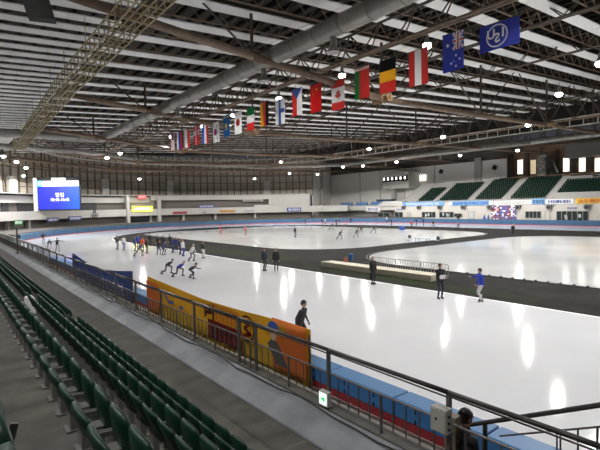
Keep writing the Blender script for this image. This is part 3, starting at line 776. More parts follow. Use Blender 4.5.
# fan units over the windows
fu = None
for k, (x_, w_) in enumerate(((403,'above the leftmost dark window'), (418.3,'left of the two small windows'), (439,'above the gap between the two small windows'), (462.5,'between the second window and the narrow door'), (489,'beside the checked board, left'), (517.5,'beside the checked board, right'), (548.5,'above the cream door'), (586.5,'above the right glazed front'))):
    p = onx(x_, 207.6 - (x_-403)*.003, XF-.5)
    if fu is None:
        fu = thing('fan_heater', p, 'dark round fan heater on the far wall '+w_, 'heater', 'fan heaters on the far wall')
        b = MB(); b.tube((p.x, p.y, p.z), (p.x+.5, p.y, p.z), .55, 'dark_grey', 14); local(fu, b.build('body', loc=p))
        b = MB(); b.tube((p.x-.06, p.y, p.z), (p.x, p.y, p.z), .58, 'housing', 14); local(fu, b.build('rim', loc=p))
        b = MB(); b.tube((p.x-.09, p.y, p.z), (p.x-.05, p.y, p.z), .4, 'black', 12); local(fu, b.build('grille', loc=p))
        b = MB(); b.box(p.x+.1, p.x+.6, p.y-.8, p.y+.8, p.z+.4, p.z+.5, 'housing'); local(fu, b.build('bracket', loc=p))
    else: dup(fu, p, 'dark round fan heater on the far wall '+w_)
# loudspeakers on the far wall and dark boxes
for x_, y_, nm in ((441, 171.5, 'small black loudspeaker high on the white wall over the leftmost green block'), (494.5, 167.5, 'small black loudspeaker high on the white wall over the third green block')):
    p = onx(x_, y_, 117.6); t = thing('loudspeaker', p, nm, 'speaker')
    b = MB(); b.obox(p, (.3,.1,0), (-.1,.45,.2), (.1,-.2,.55), 'black'); local(t, b.build('cabinet', loc=p))
    b = MB(); b.bar(p, p+V((.4,0,.1)), .1, .1, 'black'); local(t, b.build('bracket', loc=p))
p = onx(457.5, 215, XF-.4); b = MB(); b.box(XF-.5, XF, p.y-.9, p.y+.9, p.z-.35, p.z+.35, 'black'); b.box(XF-.3, XF, p.y-.2, p.y+.2, p.z-.9, p.z-.3, 'black'); tag(b.build('display_box'), 'black box on a bracket between the windows of the far facade', 'box')
# blue cones on the boards
for x_, nm in ((484.3, 'left'), (488.3, 'right')):
    p = onx(x_, 219.6, 100.2); b = MB(); b.tube((p.x,p.y,1.0), (p.x,p.y,2.2), .42, 'cloth_navy', 10, r2=.05); b.box(p.x-.45,p.x+.45,p.y-.45,p.y+.45,.95,1.05,'cloth_navy')
    tag(b.build('marker_cone'), 'small bright blue cone behind the far boards, %s of the pair' % nm, 'cone')
b = MB(); b.box(98.8, 101.6, -40, 75, -.02, .95, 'apron'); struct(b.build('floor_far_walkway'))

# ------------------------------------------------------------------ roof
RX = 96.0
def roof(x): return 18.0+.058*x if x < RX else 18.0+.058*RX-.03*(x-RX)
XA, XZ = -14, 124
b = MB(); t_ = 1.15
for x0, x1 in ((XA, RX), (RX, XZ)):
    b.hexa([(x0,-45,roof(x0)+t_),(x1,-45,roof(x1)+t_),(x1,142,roof(x1)+t_),(x0,142,roof(x0)+t_),(x0,-45,roof(x0)+t_+.3),(x1,-45,roof(x1)+t_+.3),(x1,142,roof(x1)+t_+.3),(x0,142,roof(x0)+t_+.3)], 'deck')
ceil = struct(b.build('ceiling'))
b = MB()
x = XA
while x < XZ:
    zz = roof(x)+t_-.16; b.box(x-.11, x+.11, -20, 140, zz-.18, zz+.16, 'joist'); x += 1.3
struct(b.build('trim_16'))
# white baffles across the hall, children of the ceiling
def panel_strip(x0, x1, yy, n, hw=.62):
    b = MB()
    for k in range(n):
        xa = x0+(x1-x0)*k/n+.05; xb = x0+(x1-x0)*(k+1)/n-.05; ya_, yb_ = yy-hw, yy+hw; h = .08
        b.hexa([(xa,ya_,roof(xa)),(xb,ya_,roof(xb)),(xb,yb_,roof(xb)),(xa,yb_,roof(xa)),(xa,ya_,roof(xa)+h),(xb,ya_,roof(xb)+h),(xb,yb_,roof(xb)+h),(xa,yb_,roof(xa)+h)], 'strip')
    b.build('white_panel', ceil)
for k in range(27):     # light cross lattices between the panel rows
    yy = 1.55+4.1*k; t = thing('lattice_girder', (10, yy, roof(10)+.1), 'light brown lattice girder in the dark gap between two rows of white roof panels', 'girder', 'lattice girders between the roof panels')
    b = MB(); b.tube((10.8,yy,roof(10.8)-.25), (95.5,yy,roof(95.5)-.25), .07, 'steel_brown', 5); local(t, b.build('lower_chord', loc=t.location))
    b = MB(); pts = []; x = 10.8
    while x < 95: pts += [(x,yy,roof(x)-.25), (x+1.1,yy,roof(x+1.1)+.95)]; x += 2.2
    b.path(pts, .05, 'steel_brown', 4); local(t, b.build('web', loc=t.location))
for k in range(30): panel_strip(10.8, 96, 3.6+4.1*k, 7)
for k in range(55): panel_strip(XA, 10.7, 3.6+2.05*k, 2, .54)
def low(x):   # lower chord height of a main truss
    pts = [(-2, 17.6), (5, 17.2), (32, 14.8), (49, 15.1), (66, 15.7), (100, 16.6), (118, 17.0)]
    for (a0, z0), (a1, z1) in zip(pts, pts[1:]):
        if a0 <= x <= a1: return z0+(z1-z0)*(x-a0)/(a1-a0)
    return 17
for k, (yt, w_) in enumerate(((6,'nearest the camera'), (28,'second from the camera, ending under the flags'), (50,'third from the camera'), (72,'fourth from the camera'), (94,'fifth from the camera, over the bend'), (114,'farthest, over the end wall'))):
    t = thing('roof_truss', (32, yt, 14.8), 'brown tubular truss across the hall, '+w_, 'truss', 'main roof trusses')
    b = MB(); pts = [(x, yt, low(x)) for x in (((-2, 5) if yt < 40 else (9.2,))+(18, 32, 49, 66, 83, 100, 118))]; b.path(pts, .28, 'steel_brown', 10); local(t, b.build('lower_chord', loc=t.location, smooth=True))
    b = MB(); b.bar((9,yt,roof(9)+.5), (RX,yt,roof(RX)+.5), .3, .35, 'steel_dark'); b.bar((RX,yt,roof(RX)+.5), (120,yt,roof(120)+.5), .3, .35, 'steel_dark'); local(t, b.build('upper_chord', loc=t.location))
    for x in (18, 32, 49, 66, 83, 100):
        b = MB(); b.tube((x,yt,low(x)), (x,yt,roof(x)+.5), .13, 'steel_dark', 6)
        local(t, b.build('king_post', loc=t.location))
    b = MB(); xs = [9.2, 18, 32, 49, 66, 83, 100, 116]
    for a0, a1 in zip(xs, xs[1:]):
        m_ = (a0+a1)/2; b.tube((a0,yt,low(a0)), (m_,yt,roof(m_)+.5), .08, 'steel_dark', 5); b.tube((m_,yt,roof(m_)+.5), (a1,yt,low(a1)), .08, 'steel_dark', 5)
    local(t, b.build('diagonal_web', loc=t.location))
    for x in (32, 66):
        b = MB()
        for dy in (-.9, -.3, .3, .9): b.tube((x,yt+dy-.05,low(x)), (x,yt+dy+.05,low(x)), .48 if abs(dy) < .5 else .40, 'flange', 12)
        b.tube((x,yt-1.1,low(x)), (x,yt+1.1,low(x)), .2, 'flange', 10); local(t, b.build('joint_flange', loc=t.location))
# longitudinal trusses
def long_truss(x, ztop, zbot, y0, y1, label, m='steel_brown', step=3.2, r=.10):
    t = thing('roof_truss', (x, 40, zbot), label, 'truss')
    b = MB(); b.tube((x-.5,y0,zbot), (x-.5,y1,zbot), r, m, 6); local(t, b.build('lower_chord', loc=t.location))
    b = MB(); b.tube((x+.5,y0,zbot+.25), (x+.5,y1,zbot+.25), r, m, 6); local(t, b.build('lower_chord', loc=t.location))
    b = MB(); b.tube((x,y0,ztop), (x,y1,ztop), r, 'steel_dark', 6); local(t, b.build('upper_chord', loc=t.location))
    b = MB(); y = y0
    while y < y1-.1:
        for s, zz in ((-.5,zbot), (.5,zbot+.25)):
            b.tube((x+s,y,zz), (x,min(y1,y+step/2),ztop), .055, 'steel_dark', 5); b.tube((x,min(y1,y+step/2),ztop), (x+s,min(y1,y+step),zz), .055, 'steel_dark', 5)
        b.tube((x-.5,y,zbot), (x+.5,y,zbot+.25), .05, 'steel_dark', 5); y += step
    local(t, b.build('web', loc=t.location)); return t
long_truss(26, 18.6, 16.55, 2, 108, 'long brown lattice truss along the hall carrying the flags')
for x, w_ in ((38,'right of the flag line'), (50,'along the middle of the hall'), (80,'over the far track'), (93,'over the far boards'), (105,'over the front of the far stand')):
    long_truss(x, roof(x)+.6 if x < 90 else 20.5, roof(x)-1.1 if x < 90 else 17.4, 2, 112, 'dark lattice truss along the hall '+w_, 'steel_dark')
long_truss(66, 18.5, 15.75, 2, 116, 'long brown truss along the hall through the far truss joints')

def bend_truss(Rr, z0_, z1_, a0, a1, label):
    t = thing('roof_truss', (CX, CY+Rr, z0_), label, 'truss')
    n = 30; A_ = [rad(a0)+(rad(a1)-rad(a0))*i/n for i in range(n+1)]
    lo = [(CX+Rr*cos(a), CY+Rr*sin(a), z0_) for a in A_]; hi = [(CX+Rr*cos(a), CY+Rr*sin(a), z1_) for a in A_]
    b = MB(); b.path(lo, .16, 'steel_brown', 6); local(t, b.build('lower_chord', loc=t.location))
    b = MB(); b.path(hi, .14, 'steel_brown', 6); local(t, b.build('upper_chord', loc=t.location))
    for i in range(n):
        b = MB(); b.tube(lo[i], hi[i], .06, 'lattice_white', 5); b.tube(hi[i], lo[i+1], .06, 'steel_brown', 5); local(t, b.build('web', loc=t.location))
bend_truss(57, 15.4, 17.0, 40, 150, 'curved brown lattice truss along the top of the end wall')
bend_truss(44, 16.2, 18.2, 35, 150, 'curved brown lattice truss over the far bend boards')
# catwalk ladder tray near side
t = thing('ladder_tray', (8.6, 40, 16.2), 'yellowish steel ladder catwalk hung along the near edge of the roof', 'catwalk')
xa, xb, za, zb_ = 8.2, 9.75, 15.75, 16.75
def lx(x, y): return x+max(0, y-44)*.032
def lbar(x_, z_, w, nm):
    b = MB(); b.bar((x_,2,z_), (x_,44,z_), w, w, 'ladder_steel'); b.bar((x_,44,z_), (lx(x_,92),92,z_), w, w, 'ladder_steel'); local(t, b.build(nm, loc=t.location))
for x_, z_ in ((xa,za), (xb,za), (xa,zb_), (xb,zb_)): lbar(x_, z_, .075, 'rail')
y = 3.0
while y < 92:
    p, q = lx(xa,y), lx(xb,y)
    b = MB(); b.bar((p,y,za), (p,y,zb_), .065, .065, 'ladder_steel'); b.bar((q,y,za), (q,y,zb_), .065, .065, 'ladder_steel'); b.bar((p,y,za), (q,y,za), .065, .065, 'ladder_steel'); b.bar((p,y,zb_), (q,y,zb_), .055, .055, 'ladder_steel'); y += 1.15
    local(t, b.build('rung_frame', loc=t.location))
for x_ in (8.6, 9.0, 9.4): lbar(x_, za+.05, .05, 'grating_bar')
y = 6.
while y < 92:
    for x_ in (xa, xb): b = MB(); b.bar((lx(x_,y),y,zb_), (lx(x_,y),y,roof(x_)+.3), .04, .04, 'ladder_steel'); local(t, b.build('hanger', loc=t.location))
    y += 7
# far lattice catwalk ring
t = thing('lattice_catwalk', (72, 40, 16.4), 'pale open ladder catwalk curving over the far side of the rink', 'catwalk')
rp = [((72, 2), (1,0)), ((72, 40), (1,0))]+[((40+32*cos(rad(a)), 72+36*sin(rad(a))), (cos(rad(a)), sin(rad(a)))) for a in range(0, 176, 8)]
for z_ in (15.9, 17.1):
    b = MB(); b.path([(p[0],p[1],z_) for p, d in rp], .09, 'lattice_white', 5); local(t, b.build('rail', loc=t.location))
b = MB(); 
for (p, d), (p2, d2) in zip(rp, rp[1:]):
    L = math.hypot(p2[0]-p[0], p2[1]-p[1]); n = max(1, int(L/1.75))
    for k in range(n):
        f = k/n; x_, y_ = p[0]+(p2[0]-p[0])*f, p[1]+(p2[1]-p[1])*f
        b = MB(); b.bar((x_,y_,15.9), (x_,y_,17.1), .12, .12, 'lattice_white'); local(t, b.build('rung', loc=t.location))
b = MB()
for (p, d) in rp[::2]: b = MB(); b.bar((p[0],p[1],17.1), (p[0],p[1],roof(p[0])+.4), .06, .06, 'lattice_white'); local(t, b.build('hanger', loc=t.location))

# ducts
def duct(pts, r, label, diffs=()):
    t = thing('air_duct', pts[0], label, 'duct')
    b = MB(); b.path(pts, r, 'duct', 20)
    for p in pts[1:-1]: b.ell(p, r, r, r, 'duct', 16, 10)
    local(t, b.build('pipe', loc=t.location, smooth=True))
    b = MB()
    for p, q in zip(pts, pts[1:]):
        p, q = V(p), V(q); L = (q-p).length; n = int(L/2.4); d = (q-p).normalized()
        for k in range(n): b = MB(); b.tube(p+d*(k*2.4+.7), p+d*(k*2.4+.78), r+.025, 'duct_band', 20); local(t, b.build('seam_band', loc=t.location))
    for p in diffs:
        p = V(p); b = MB(); b.tube(p-Z*r*.8, p-Z*(r+.7), .22, 'duct', 10); b.tube(p-Z*(r+.6), p-Z*(r+.85), .25, 'duct', 12, r2=.42); b.tube(p-Z*(r+.85), p-Z*(r+.95), .42, 'duct', 12); local(t, b.build('nozzle', loc=t.location))
    return t
duct([(20,3,16.45), (20,76,16.45), (-6,78,16.45)], .62, 'large grey round air duct running along the hall left of the flags', [(20,y,16.45) for y in (11, 21.5, 29.5, 46, 60, 72)])
duct([(-6,90,16.2), (20,92,16.2), (44,104,16.0), (70,103,16.0), (86,90,16.2), (88,40,16.4), (88,8,16.4)], .5, 'thinner grey air duct looping round the far bend and far side', [(44,104,16.0), (60,103.4,16.0), (88,60,16.4), (88,76,16.3), (10,91.2,16.2)])

# dark loudspeaker hanging at upper left
p = onx(37, 3, 2.4)
t = thing('loudspeaker', p, 'black loudspeaker box hanging from the roof at the top left corner', 'speaker')
b = MB(); b.obox(p, V((.34,-.1,0)), V((.06,.2,0)), V((-.1,.1,.5)), 'black'); local(t, b.build('cabinet', loc=p))
b = MB(); b.bar(p, p+Z*(roof(p.x)+.5-p.z), .05, .05, 'black'); local(t, b.build('hanger', loc=p))

# ------------------------------------------------------------------ lamps
LP = []
def lamp(p, label, power, top):
    t = LP[0] if LP else None
    if t is None:
        t = thing('high_bay_lamp', p, label, 'lamp', 'high bay lamps')
        b = MB(); b.tube(p+Z*.15, p+Z*.55, .36, 'housing', 12, r2=.15); b.tube(p+Z*.55, p+Z*.85, .15, 'housing', 10); local(t, b.build('housing', loc=p))
        b = MB(); b.ell(p+Z*.02, .36, .36, .26, 'lamp_glow', 12, 6); local(t, b.build('bulb', loc=p, smooth=True))
        b = MB(); b.tube(p+Z*.8, p+Z*1.3, .03, 'housing', 6); local(t, b.build('stem', loc=p)); LP.append(t)
    else: t = dup(t, p, label)
    l = bpy.data.lights.new('lamp_light', 'SPOT'); l.energy = power; l.color = (1, .975, .95); l.spot_size = rad(top); l.spot_blend = .45 if top < 150 else .06; l.shadow_soft_size = .22
    lo = bpy.data.objects.new('lamp_light', l); C.objects.link(lo); lo.parent = t; lo.location = (0,0,-.2)
    return t
PW = 6300
for x_, y_, nm in ((427,46,'over the red, white, red striped flag'), (342,76,'over the flag with a maple leaf'), (279,99,'over the white flag with a blue cross'), (233.5,115.5,'beside the flag with a red disc'), (203,126.5,'over the seventh flag from the left end'), (171.5,137,'over the leftmost flag')):
    lamp(onx(x_, y_, 31), 'bright round lamp on the flag truss '+nm, PW*.85, 146)
fp_ = 0
far = [(443,137,15.6,'hung from the pale catwalk'), (517.5,150.5,15.2,'over the fourth green block'), (460,155.5,15.2,'over the second green block'), (396.5,162,15.2,'over the control room'), (363,166,15.0,'near the top of the white far wall'), (343,167,14.8,'at the left end of the white far wall'), (317.5,174.5,13.8,'before the top of the grey column'), (289.5,173.5,13.8,'left of the grey column'), (281,162,15.4,'high in the trusses left of the white wall'), (254.5,178.8,13.2,'low over the bend right of the middle'), (369,149,15.6,'under the middle of the roof'), (139.5,179,13,'above the red clock'), (120,153.5,15.5,'in the trusses left of the middle'), (107,158,15.2,'near the left duct'), (3.5,156.5,14.6,'at the far left edge'), (16.5,162,14.2,'second from the left edge'), (26,168,13.8,'third from the left edge'), (23.5,176,13.0,'over the left of the end wall'), (600,64,15.9,'at the right edge'), (528,125.2,15.6,'beside the far truss joint')]
for x_, y_, z_, nm in far:
    p = onz(x_, y_, z_)
    if z_ < 14.5 and (p-V((CX,CY,z_))).length > 60: p = onring(x_, y_, 55)
    lamp(p, 'bright round high bay lamp '+nm, PW*(1.6 if p.x > 84 else 1.0), 172)
# lamps outside the frame that light the near ice
for (x_, y_) in ((25.6, 8), (25.6, 2), (50, -4), (72, 8), (50, 20)):
    lamp(V((x_, y_, 16.0)), 'round high bay lamp over the near end of the oval', PW*.66, 165)

for (x_, y_) in ((-5,1),(-5,13),(-5,27),(-5,43),(-5,62)): lamp(V((x_, y_, 15.6)), 'round high bay lamp over the near stand', PW*.02, 165)
# ------------------------------------------------------------------ flags
XFLAG = 26.0
fm = dict(red=(.68,.05,.05), white=(.85,.85,.85), blue=(.08,.17,.62), navy=(.05,.06,.30), green=(.04,.36,.12), black=(.02,.02,.02), gold=(.85,.58,.06), sky=(.04,.24,.50), isu=(.07,.10,.52), lred=(.74,.11,.10))
for k_, v_ in fm.items(): mat('flag_'+k_, v_, .75); thin_cloth('flag_'+k_, .45); mat('mark_'+k_, tuple(min(.95, c*1.15) for c in v_), .75)
def flag(px, top, w, h, stripes, horiz, label, marks=None):
    pc = onx(px, top, XFLAG); y0, y1 = pc.y+w/2, pc.y-w/2       # y0 = image left
    t = thing('flag', (XFLAG, pc.y, pc.z), label, 'flag', None)
    bb = MB(); n = 12; tot = sum(s for s, _ in stripes)
    wav = lambda u, s: XFLAG+.05*sin(u*5+px)*s
    acc = 0
    for s, c in stripes:
        f0, f1 = acc/tot, (acc+s)/tot; acc += s; vs = []
        for i in range(n+1):
            u = i/n
            if horiz: a_, b_ = (u, f0), (u, f1)
            else: a_, b_ = (f0+(f1-f0)*u, 0), (f0+(f1-f0)*u, 1)
            for d in (-.012, .012):
                for (uu, vv) in (a_, b_): vs.append((wav(uu, .3+.7*vv)+d, y0+(y1-y0)*uu, pc.z-h*vv))
        fs = []
        for i in range(n):
            o = i*4; fs += [(o,o+1,o+5,o+4), (o+2,o+6,o+7,o+3), (o,o+4,o+6,o+2), (o+1,o+3,o+7,o+5)]
        fs += [(0,2,3,1), (n*4,n*4+1,n*4+3,n*4+2)]
        bb.add(vs, fs, 'flag_'+c)
    local(t, bb.build('cloth', loc=t.location))
    if marks:
        b = MB()
        for kind, c, args in marks:
            def P(u, v_, dd=.03): return V((wav(u, .3+.7*v_)-dd, y0+(y1-y0)*u, pc.z-h*v_))
            if kind == 'rect': u0_, v0_, u1_, v1_ = args; b.add([P(u0_,v0_), P(u1_,v0_), P(u1_,v1_), P(u0_,v1_)], [(0,1,2,3)], 'mark_'+c)
            if kind == 'disc': u_, v0_, r_ = args; cc = P(u_, v0_, .075); b.add([cc+V((0,r_*cos(2*pi*i/18),r_*sin(2*pi*i/18))) for i in range(18)], [tuple(range(18))], 'mark_'+c)
            if kind == 'half': u_, v0_, r_, a0 = args; cc = P(u_, v0_, .085); b.add([cc+V((0,r_*cos(a0+pi*i/12),r_*sin(a0+pi*i/12))) for i in range(13)], [tuple(range(13))], 'mark_'+c)
            if kind == 'poly': b.add([P(*q, .04) for q in args], [tuple(range(len(args)))], 'mark_'+c)
            if kind == 'star':
                u_, v0_, r_ = args; cc = P(u_, v0_, .05); b.add([cc+V((0,(r_ if i%2 == 0 else r_*.45)*sin(pi*i/5),(r_ if i%2 == 0 else r_*.45)*cos(pi*i/5))) for i in range(10)], [tuple(range(10))], 'mark_'+c)
            if kind == 'line':
                q0, q1, wd = args; a_, c_ = P(*q0, .05), P(*q1, .05); e = (c_-a_).normalized(); nn = V((1,0,0)).cross(e)*wd/2; b.add([a_-nn, c_-nn, c_+nn, a_+nn], [(0,1,2,3)], 'mark_'+c)
            if kind == 'ringl':
                u_, v0_, r_, wd = args; cc = P(u_, v0_, .06); k = 28
                vs = [cc+V((0,(r_+s)*cos(2*pi*i/k),(r_+s)*sin(2*pi*i/k))) for s in (0, wd) for i in range(k)]
                b.add(vs, [(i,(i+1)%k,k+(i+1)%k,k+i) for i in range(k)], 'mark_'+c)
            if kind == 'text': s_, u_, v0_, sz = args; text_mb(b, s_, P(u_, v0_, .065), (0,1,0), (0,0,1), sz, 'mark_'+c, bold=.03)
        local(t, b.build('emblem', loc=t.location))
    b = MB(); b.tube((XFLAG, y0+.05, pc.z+.02), (XFLAG, y1-.05, pc.z+.02), .03, 'steel_dark', 5); b.tube((XFLAG-.0, pc.y, pc.z), (25.5, pc.y, 16.5), .015, 'steel_dark', 4); local(t, b.build('rod', loc=t.location))
S = 1.5; HF = 2.4
leaf = [(.5,.30),(.56,.40),(.66,.36),(.63,.48),(.76,.50),(.64,.60),(.53,.60),(.52,.70),(.48,.70),(.47,.60),(.36,.60),(.24,.50),(.37,.48),(.34,.36),(.44,.40)]
L = [
 (172,133.5,1.1,[(1,'white')]*1,False,'leftmost flag of the line, thin red and white stripes with a blue corner',[('rect','lred',(.08+.18*k,0,.16+.18*k,1)) for k in range(5)]+[('rect','navy',(.5,0,1,.4))]),
 (179.2,132.2,S,[(1,'white'),(1,'blue'),(1,'red')],False,'second flag from the left, white blue and red upright bands',None),
 (187,129.7,S,[(1,'white'),(1,'lred')],False,'third flag from the left, one white and one red band',None),
 (196,126.2,S,[(1,'red')],False,'red flag with a dark blue cross edged in white',[('rect','white',(.0,.25,1,.48)),('rect','white',(.36,0,.68,1)),('rect','navy',(.0,.31,1,.42)),('rect','navy',(.44,0,.60,1))]),
 (205,124.2,S,[(1,'blue'),(1,'white'),(1,'red')],False,'flag of blue, white and red upright bands with a lamp above',None),
 (215.8,122.2,S,[(1,'white')],False,'white flag with a round red and blue disc and black bars',[('half','red',(.5,.5,.40,-pi/2)),('half','navy',(.5,.5,.40,pi/2)),('line','black',((.15,.18),(.32,.26),.1)),('line','black',((.68,.26),(.85,.18),.1)),('line','black',((.15,.94),(.32,.74),.1)),('line','black',((.68,.74),(.85,.94),.1))]),
 (226.3,115.6,S,[(1,'sky')],False,'sky blue flag with a small golden sun',[('disc','gold',(.5,.5,.28)),('line','gold',((.25,.66),(.75,.66),.12)),('rect','gold',(.05,.06,.95,.10))]),
 (238,112,S,[(1,'white')],False,'white flag with a plain red disc',[('disc','red',(.5,.48,.42))]),
 (250.5,107.5,S,[(1,'green'),(1,'white'),(1,'lred')],True,'flag of green, white and red level bands',None),
 (264.2,102.0,S,[(1,'gold'),(1,'lred'),(1,'black')],False,'flag of gold, red and black upright bands',None),
 (279.7,99.5,S,[(1,'white')],False,'white flag with a blue cross',[('rect','blue',(.0,.38,1,.54)),('rect','blue',(.40,0,.62,1))]),
 (296.8,89.2,S,[(1,'lred'),(1,'white')],False,'red and white flag with a blue wedge at its top',[('poly','blue',((0,0),(1,0),(.5,.40)))]),
 (315.5,84.5,S,[(1,'red')],False,'plain red flag with small golden stars',[('star','gold',(.62,.20,.16)),('star','gold',(.3,.12,.06)),('star','gold',(.22,.2,.06)),('star','gold',(.22,.28,.06)),('star','gold',(.3,.36,.06))]),
 (338,80,S,[(1,'lred'),(2,'white'),(1,'lred')],True,'red and white flag with a red maple leaf',[('poly','lred',leaf)]),
 (361.8,67.5,S,[(1,'green'),(2,'lred')],False,'green and red flag with a pale patterned strip on top',[('rect','white',(0,0,1,.08)),('line','lred',((.05,.04),(.95,.04),.06))]),
 (387.5,59.5,S,[(1,'black'),(1,'gold'),(1,'lred')],True,'flag of black, yellow and red level bands',None),
 (418,50.0,S*1.03,[(1,'lred'),(1,'white'),(1,'lred')],False,'flag of red, white and red upright bands under a bright lamp',None),
 (453,32.8,S*1.02,[(1,'isu')],False,'blue flag with a red and white crossed corner and white stars',[('rect','isu',(.5,.0,1,.44))]+[('line','white',((.52,.02),(.98,.46),.16)),('line','white',((.98,.02),(.52,.46),.16)),('line','white',((.75,.0),(.75,.48),.26)),('line','white',((.5,.24),(1,.24),.26)),('line','red',((.52,.02),(.98,.46),.06)),('line','red',((.98,.02),(.52,.46),.06)),('line','red',((.75,.0),(.75,.48),.13)),('line','red',((.5,.24),(1,.24),.13)),('star','white',(.25,.30,.16)),('star','white',(.66,.62,.11)),('star','white',(.42,.80,.11)),('star','white',(.84,.74,.10)),('star','white',(.66,.90,.11)),('star','white',(.55,.76,.06))]),
]
for (px, top, w, stripes, hz, lab, mk) in L: flag(px, top, w, HF, stripes, hz, lab, mk)
flag(498.8, 22.0, 2.42, 1.55, [(1,'isu')], True, 'rightmost and widest flag, blue with white ringed letters', [('ringl','white',(.47,.50,.60,.06)), ('ringl','white',(.47,.50,.56,.012)), ('text','white',('I',.62,.44,.75)), ('text','white',('S',.48,.60,.75)), ('text','white',('U',.32,.42,.75))])

# ------------------------------------------------------------------ people
def ik(a, b, l1, l2, hint):
    a, b, hint = V(a), V(b), V(hint); d = b-a; L = min(d.length, (l1+l2)*.998); d.normalize()
    ca = (l1*l1+L*L-l2*l2)/(2*l1*L); ca = max(-1, min(1, ca)); h = hint-d*hint.dot(d)
    if h.length < 1e-4: h = V((1,0,0))
    h.normalize(); return a+d*(l1*ca)+h*(l1*math.sqrt(max(0,1-ca*ca))), a+d*L
def remeshed(mb, name, voxel):
    o = mb.build('tmp'); md = o.modifiers.new('r', 'REMESH'); md.mode = 'VOXEL'; md.voxel_size = voxel; md.use_smooth_shade = True
    dg = bpy.context.evaluated_depsgraph_get(); dg.update(); ev = o.evaluated_get(dg); me = bpy.data.meshes.new_from_object(ev); me.name = name
    bpy.data.objects.remove(o); return me
def capsule(mb, a, b, ra, rb, m='skin', n=10):
    a, b = V(a), V(b); mb.tube(a, b, ra, m, n, r2=rb); mb.ell(a, ra, ra, ra, m, 10, 7); mb.ell(b, rb, rb, rb, m, 10, 7)
def person(px, py, label, pose='stand', face=0, top=(.03,.03,.035), legs=(.03,.03,.035), hair='hair', hcol=None, scale=1.0, jacket=None, coat=None, z=0.0, pos=None, vox=.02, gloves=None, skates=True, hat=None, group=None):
    """face: heading in degrees of world xy (0 = +x across the rink, 90 = +y away along the hall)"""
    p = pos if pos is not None else onz(px, py, z)
    t = thing('person', (p.x, p.y, z), label, 'person', group, rz=rad(face-90)); t.scale = (scale,)*3
    # own frame: +y forward, x right
    foot = .055 if skates else 0
    lean, ph, hx = 0, .93, 0
    fl, fr = (-.11, -.02), (.11, .03)
    hl, hr = None, None
    if pose == 'stand': hl, hr = (-.27,.04,.80), (.27,.06,.80)
    if pose == 'glide': lean = 25; ph = .84; fl, fr = (-.13,.10), (.15,-.28); hl, hr = (-.3,.25,.85), (.25,-.15,.80)
    if pose == 'coast': lean = 16; ph = .89; fl, fr = (-.14,.06), (.15,-.10); hl, hr = (-.34,.10,.86), (.36,.02,.84)
    if pose == 'crouch': lean = 62; ph = .70; fl, fr = (-.10,.12), (.42,-.52); hl, hr = (-.12,-.12,.86), (.16,-.10,.84)
    if pose == 'crouch2': lean = 62; ph = .70; fl, fr = (-.40,-.50), (.10,.12); hl, hr = (-.38,.45,.72), (.12,-.12,.86)
    if pose == 'stride': lean = 42; ph = .80; fl, fr = (-.12,.22), (.34,-.52); hl, hr = (-.22,.45,.85), (.38,-.35,.95)
    if pose == 'bend': lean = 82; ph = .84; fl, fr = (-.20,.0), (.20,.0); hl, hr = (-.16,.35,.45), (.16,.35,.45)
    if pose == 'spread': lean = 10; ph = .90; fl, fr = (-.16,.08), (.16,-.12); hl, hr = (-.72,.12,1.25), (.72,.05,1.22)
    if pose == 'armsup': lean = 3; fl, fr = (-.13,0), (.13,0); hl, hr = (-.28,.10,1.42), (.28,.10,1.42)
    if pose == 'folded': lean = 4; hl, hr = (.10,.27,1.14), (-.08,.29,1.10)
    if pose == 'point': lean = 8; ph = .88; fl, fr = (-.20,.10), (.18,-.14); hl, hr = (-.12,.64,1.30), (.28,.10,.85)
    if pose == 'rest': lean = 38; ph = .86; fl, fr = (-.18,.05), (.18,.0); hl, hr = (-.2,.34,.72), (.2,.34,.72)
    la = rad(lean)
    pel = V((hx, -.10*sin(la) if lean < 50 else -.22, ph+foot)); ax = V((0, sin(la), cos(la)))
    chest = pel+ax*.34; neck = pel+ax*.52; fwdn = V((0, cos(la), -sin(la)))
    hd_ax = V((0, sin(la*.45), cos(la*.45))); head = neck+hd_ax*.19
    hf = V((0, cos(la*.3), -sin(la*.3)))
    B = MB(); segs = []
    def cap(a, b, ra, rb, m, n=10): capsule(B, a, b, ra, rb, m, n); segs.append((V(a), V(b), m, max(ra, rb)))
    rot = hd_ax.rotation_difference(Z).inverted().to_matrix()
    rot = Matrix((V((1,0,0)), hf, V((1,0,0)).cross(hf))).transposed()
    B.ell(head, .078, .098, .118, 'skin', 16, 12, rot); segs.append((head-Z*.04, head+Z*.04, 'skin', .09))
    B.ell(head+hf*.03-rot@Z*.065, .052, .06, .055, 'skin', 12, 8, rot)                 # jaw
    capsule(B, head+hf*.088+rot@Z*.015, head+hf*.112-rot@Z*.018, .010, .015)           # nose
    for s in (-1, 1): B.ell(head+V((s*.08,0,0))-rot@Z*.005, .014, .022, .032, 'skin', 8, 6, rot)  # ears
    cap(neck-ax*.03, head-hd_ax*.06, .055, .050, 'skin')
    cap(pel+ax*.02, chest, .128, .140, 'top'); 
    for s in (-1, 1): cap(pel+V((s*.06,0,0)), chest+V((s*.075,0,0)), .100, .112, 'top'); cap(chest+V((s*.06,0,0)), neck+V((s*.12,0,0))-ax*.05, .105, .062, 'top')
    cap(chest+ax*.08, neck-ax*.03, .10, .06, 'top')
    feet = []
    for s, f in ((-1, fl), (1, fr)):
        hip = pel+V((s*.085,0,-.02)); ank = V((f[0], f[1], .085+foot)); knee, ank = ik(hip, ank, .44, .43, V((s*.12,1,.1)))
        cap(hip, knee, .088, .058, 'legs'); cap(knee, ank, .057, .040, 'legs'); cap(knee-Z*.0+V((0,-.03,-.12)), ank+V((0,0,.14)), .048, .038, 'legs')
        cap(ank+V((0,-.05,-.035)), ank+V((0,.13,-.05)), .042, .034, 'boot'); feet.append(ank)
